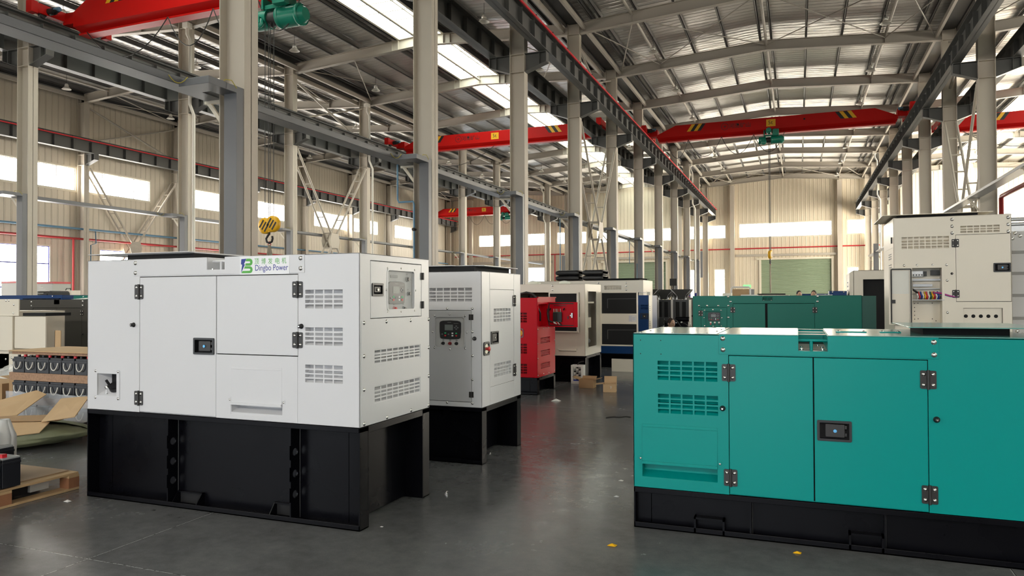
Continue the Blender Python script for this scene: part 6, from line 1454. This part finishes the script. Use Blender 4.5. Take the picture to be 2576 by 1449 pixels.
# ================================================================ PEOPLE
def skin_body(name, joints, edges, m, parent, sub=2):
    me = bpy.data.meshes.new(name); me.from_pydata([j[0] for j in joints], edges, []); o = bpy.data.objects.new(name, me); COL.objects.link(o); o.parent = parent
    me.materials.append(m); md = o.modifiers.new('skin', 'SKIN'); sv_ = me.skin_vertices[0].data if me.skin_vertices else None
    if sv_ is None:
        me.attributes.new('x', 'FLOAT', 'POINT')
    for i, j in enumerate(joints): me.skin_vertices[0].data[i].radius = (j[1], j[2] if len(j) > 2 else j[1])
    me.skin_vertices[0].data[0].use_root = True
    md.use_smooth_shade = True; s_ = o.modifiers.new('sub', 'SUBSURF'); s_.levels = sub; s_.render_levels = sub
    return o
def person(x, y, rz, label, pose, hair, cloth):
    t = empty('person', (x, y, 0), label, 'person', rz=rz)
    if pose == 'stand':
        J = [((0,0,.92),.14,.10), ((0,.0,1.12),.13,.09), ((0,.0,1.33),.16,.10), ((0,.0,1.43),.06,.055), ((0,-.01,1.50),.055,.055),
             ((.17,0,1.38),.06), ((.23,.0,1.12),.045), ((.25,-.06,.88),.035), ((.25,-.09,.80),.04,.025), ((-.17,0,1.38),.06), ((-.23,.0,1.12),.045), ((-.25,-.06,.88),.035), ((-.25,-.09,.80),.04,.025),
             ((.09,0,.86),.085), ((.10,-.01,.48),.06), ((.10,.02,.09),.042), ((.10,-.13,.045),.04,.03), ((-.09,0,.86),.085), ((-.10,-.01,.48),.06), ((-.10,.02,.09),.042), ((-.10,-.13,.045),.04,.03)]
        hz, hy = 1.575, -.015
    else:
        J = [((0,.10,.36),.15,.13), ((0,.02,.55),.15,.11), ((0,-.10,.74),.17,.11), ((0,-.17,.83),.06,.055), ((0,-.21,.86),.055,.055),
             ((.18,-.12,.76),.06), ((.24,-.26,.55),.045), ((.14,-.46,.50),.035), ((.10,-.54,.50),.04,.025), ((-.18,-.12,.76),.06), ((-.24,-.26,.55),.045), ((-.14,-.46,.50),.035), ((-.10,-.54,.50),.04,.025),
             ((.11,.07,.34),.09), ((.15,-.32,.44),.065), ((.12,-.10,.09),.045), ((.12,-.25,.045),.04,.03), ((-.11,.07,.34),.09), ((-.15,-.32,.44),.065), ((-.12,-.10,.09),.045), ((-.12,-.25,.045),.04,.03)]
        hz, hy = .93, -.24
    E_ = [(0,1), (1,2), (2,3), (3,4), (2,5), (5,6), (6,7), (7,8), (2,9), (9,10), (10,11), (11,12), (0,13), (13,14), (14,15), (15,16), (0,17), (17,18), (18,19), (19,20)]
    skin_body('clothed_body', J, E_, cloth, t)
    q = MB(); q.sphere((0, hy, hz), .072, .092, .112, 18, 12); q.sphere((0, hy-.092, hz-.015), .013, .02, .022, 8, 6)
    for s_ in (-1, 1): q.sphere((s_*.073, hy+.01, hz-.005), .010, .022, .03, 8, 6)
    q.build('head', SKIN, t)
    q = MB(); q.sphere((0, hy+.016, hz+.022), .080, .094, .105, 16, 10); q.build('hair', hair, t)
    q = MB()
    for s_ in (-1, 1): q.sphere((s_*.028, hy-.084, hz+.006), .010, .006, .006, 8, 6)
    q.box(-.02, .02, hy-.088, hy-.080, hz-.055, hz-.050); q.build('eyes_and_mouth', HAIRK, t)
    for s_ in (-1, 1):
        w_ = Vector(J[8 if s_ > 0 else 12][0]); d = (w_-Vector(J[7 if s_ > 0 else 11][0])).normalized()
        for i in range(4):
            q = MB(); a = w_+Vector((s_*.0+(i-1.5)*.014, 0, 0))+d*.02; q.tube([a, a+d*.05, a+d*.075+Vector((0, .012, -.01))], .0085, 6); q.build('finger', SKIN, t)
        q = MB(); a = w_+Vector((-s_*.03, 0, 0)); q.tube([a, a+d*.03+Vector((-s_*.015, 0, 0)), a+d*.055+Vector((-s_*.015, 0, -.005))], .009, 6); q.build('thumb', SKIN, t)
    return t
person(-2.78, 16.3, .9, 'person with brown hair in a dark jacket crouching by the black engine', 'crouch', HAIRB, CLOTHD)
person(.013, 24.0, 0.3, 'black-haired person standing behind the green generator, only the head visible', 'stand', HAIRK, CLOTHB)
person(.42, 23.4, -.2, 'brown-haired person standing just right of the black-haired one', 'stand', HAIRB, CLOTHB)
# ================================================================ LIGHT AND CAMERA
w = bpy.data.worlds.new('daylight'); S.world = w; w.use_nodes = True
bg = w.node_tree.nodes['Background']; bg.inputs['Color'].default_value = (.86, .93, 1.0, 1); bg.inputs['Strength'].default_value = 5.5
cam = bpy.data.cameras.new('camera'); co = bpy.data.objects.new('camera', cam); COL.objects.link(co)
cam.sensor_width = 36; cam.sensor_fit = 'HORIZONTAL'; cam.lens = 36*1842.46/2576; cam.clip_start = .05; cam.clip_end = 300
yaw, pitch, roll = .3729, .0138, -.0038
F = Vector((-math.sin(yaw)*math.cos(pitch), math.cos(yaw)*math.cos(pitch), math.sin(pitch)))
R_ = Vector((math.cos(yaw), math.sin(yaw), 0)); U_ = R_.cross(F)
R2 = R_*math.cos(roll)+U_*math.sin(roll); U2 = U_*math.cos(roll)-R_*math.sin(roll)
co.matrix_world = Matrix(((R2.x, U2.x, -F.x, 0), (R2.y, U2.y, -F.y, 0), (R2.z, U2.z, -F.z, 1.5), (0, 0, 0, 1)))
S.camera = co
S.view_settings.view_transform = 'Standard'; S.view_settings.look = 'None'; S.view_settings.gamma = 1; S.view_settings.exposure = 0.0; S.view_settings.use_curve_mapping = False
S.cycles.max_bounces = 7; S.cycles.diffuse_bounces = 5; S.cycles.glossy_bounces = 4; S.cycles.transparent_max_bounces = 8; S.cycles.transmission_bounces = 4
S.cycles.caustics_reflective = False; S.cycles.caustics_refractive = False; S.cycles.sample_clamp_indirect = 8
S.cycles.use_adaptive_sampling = True; S.cycles.adaptive_threshold = 0.03
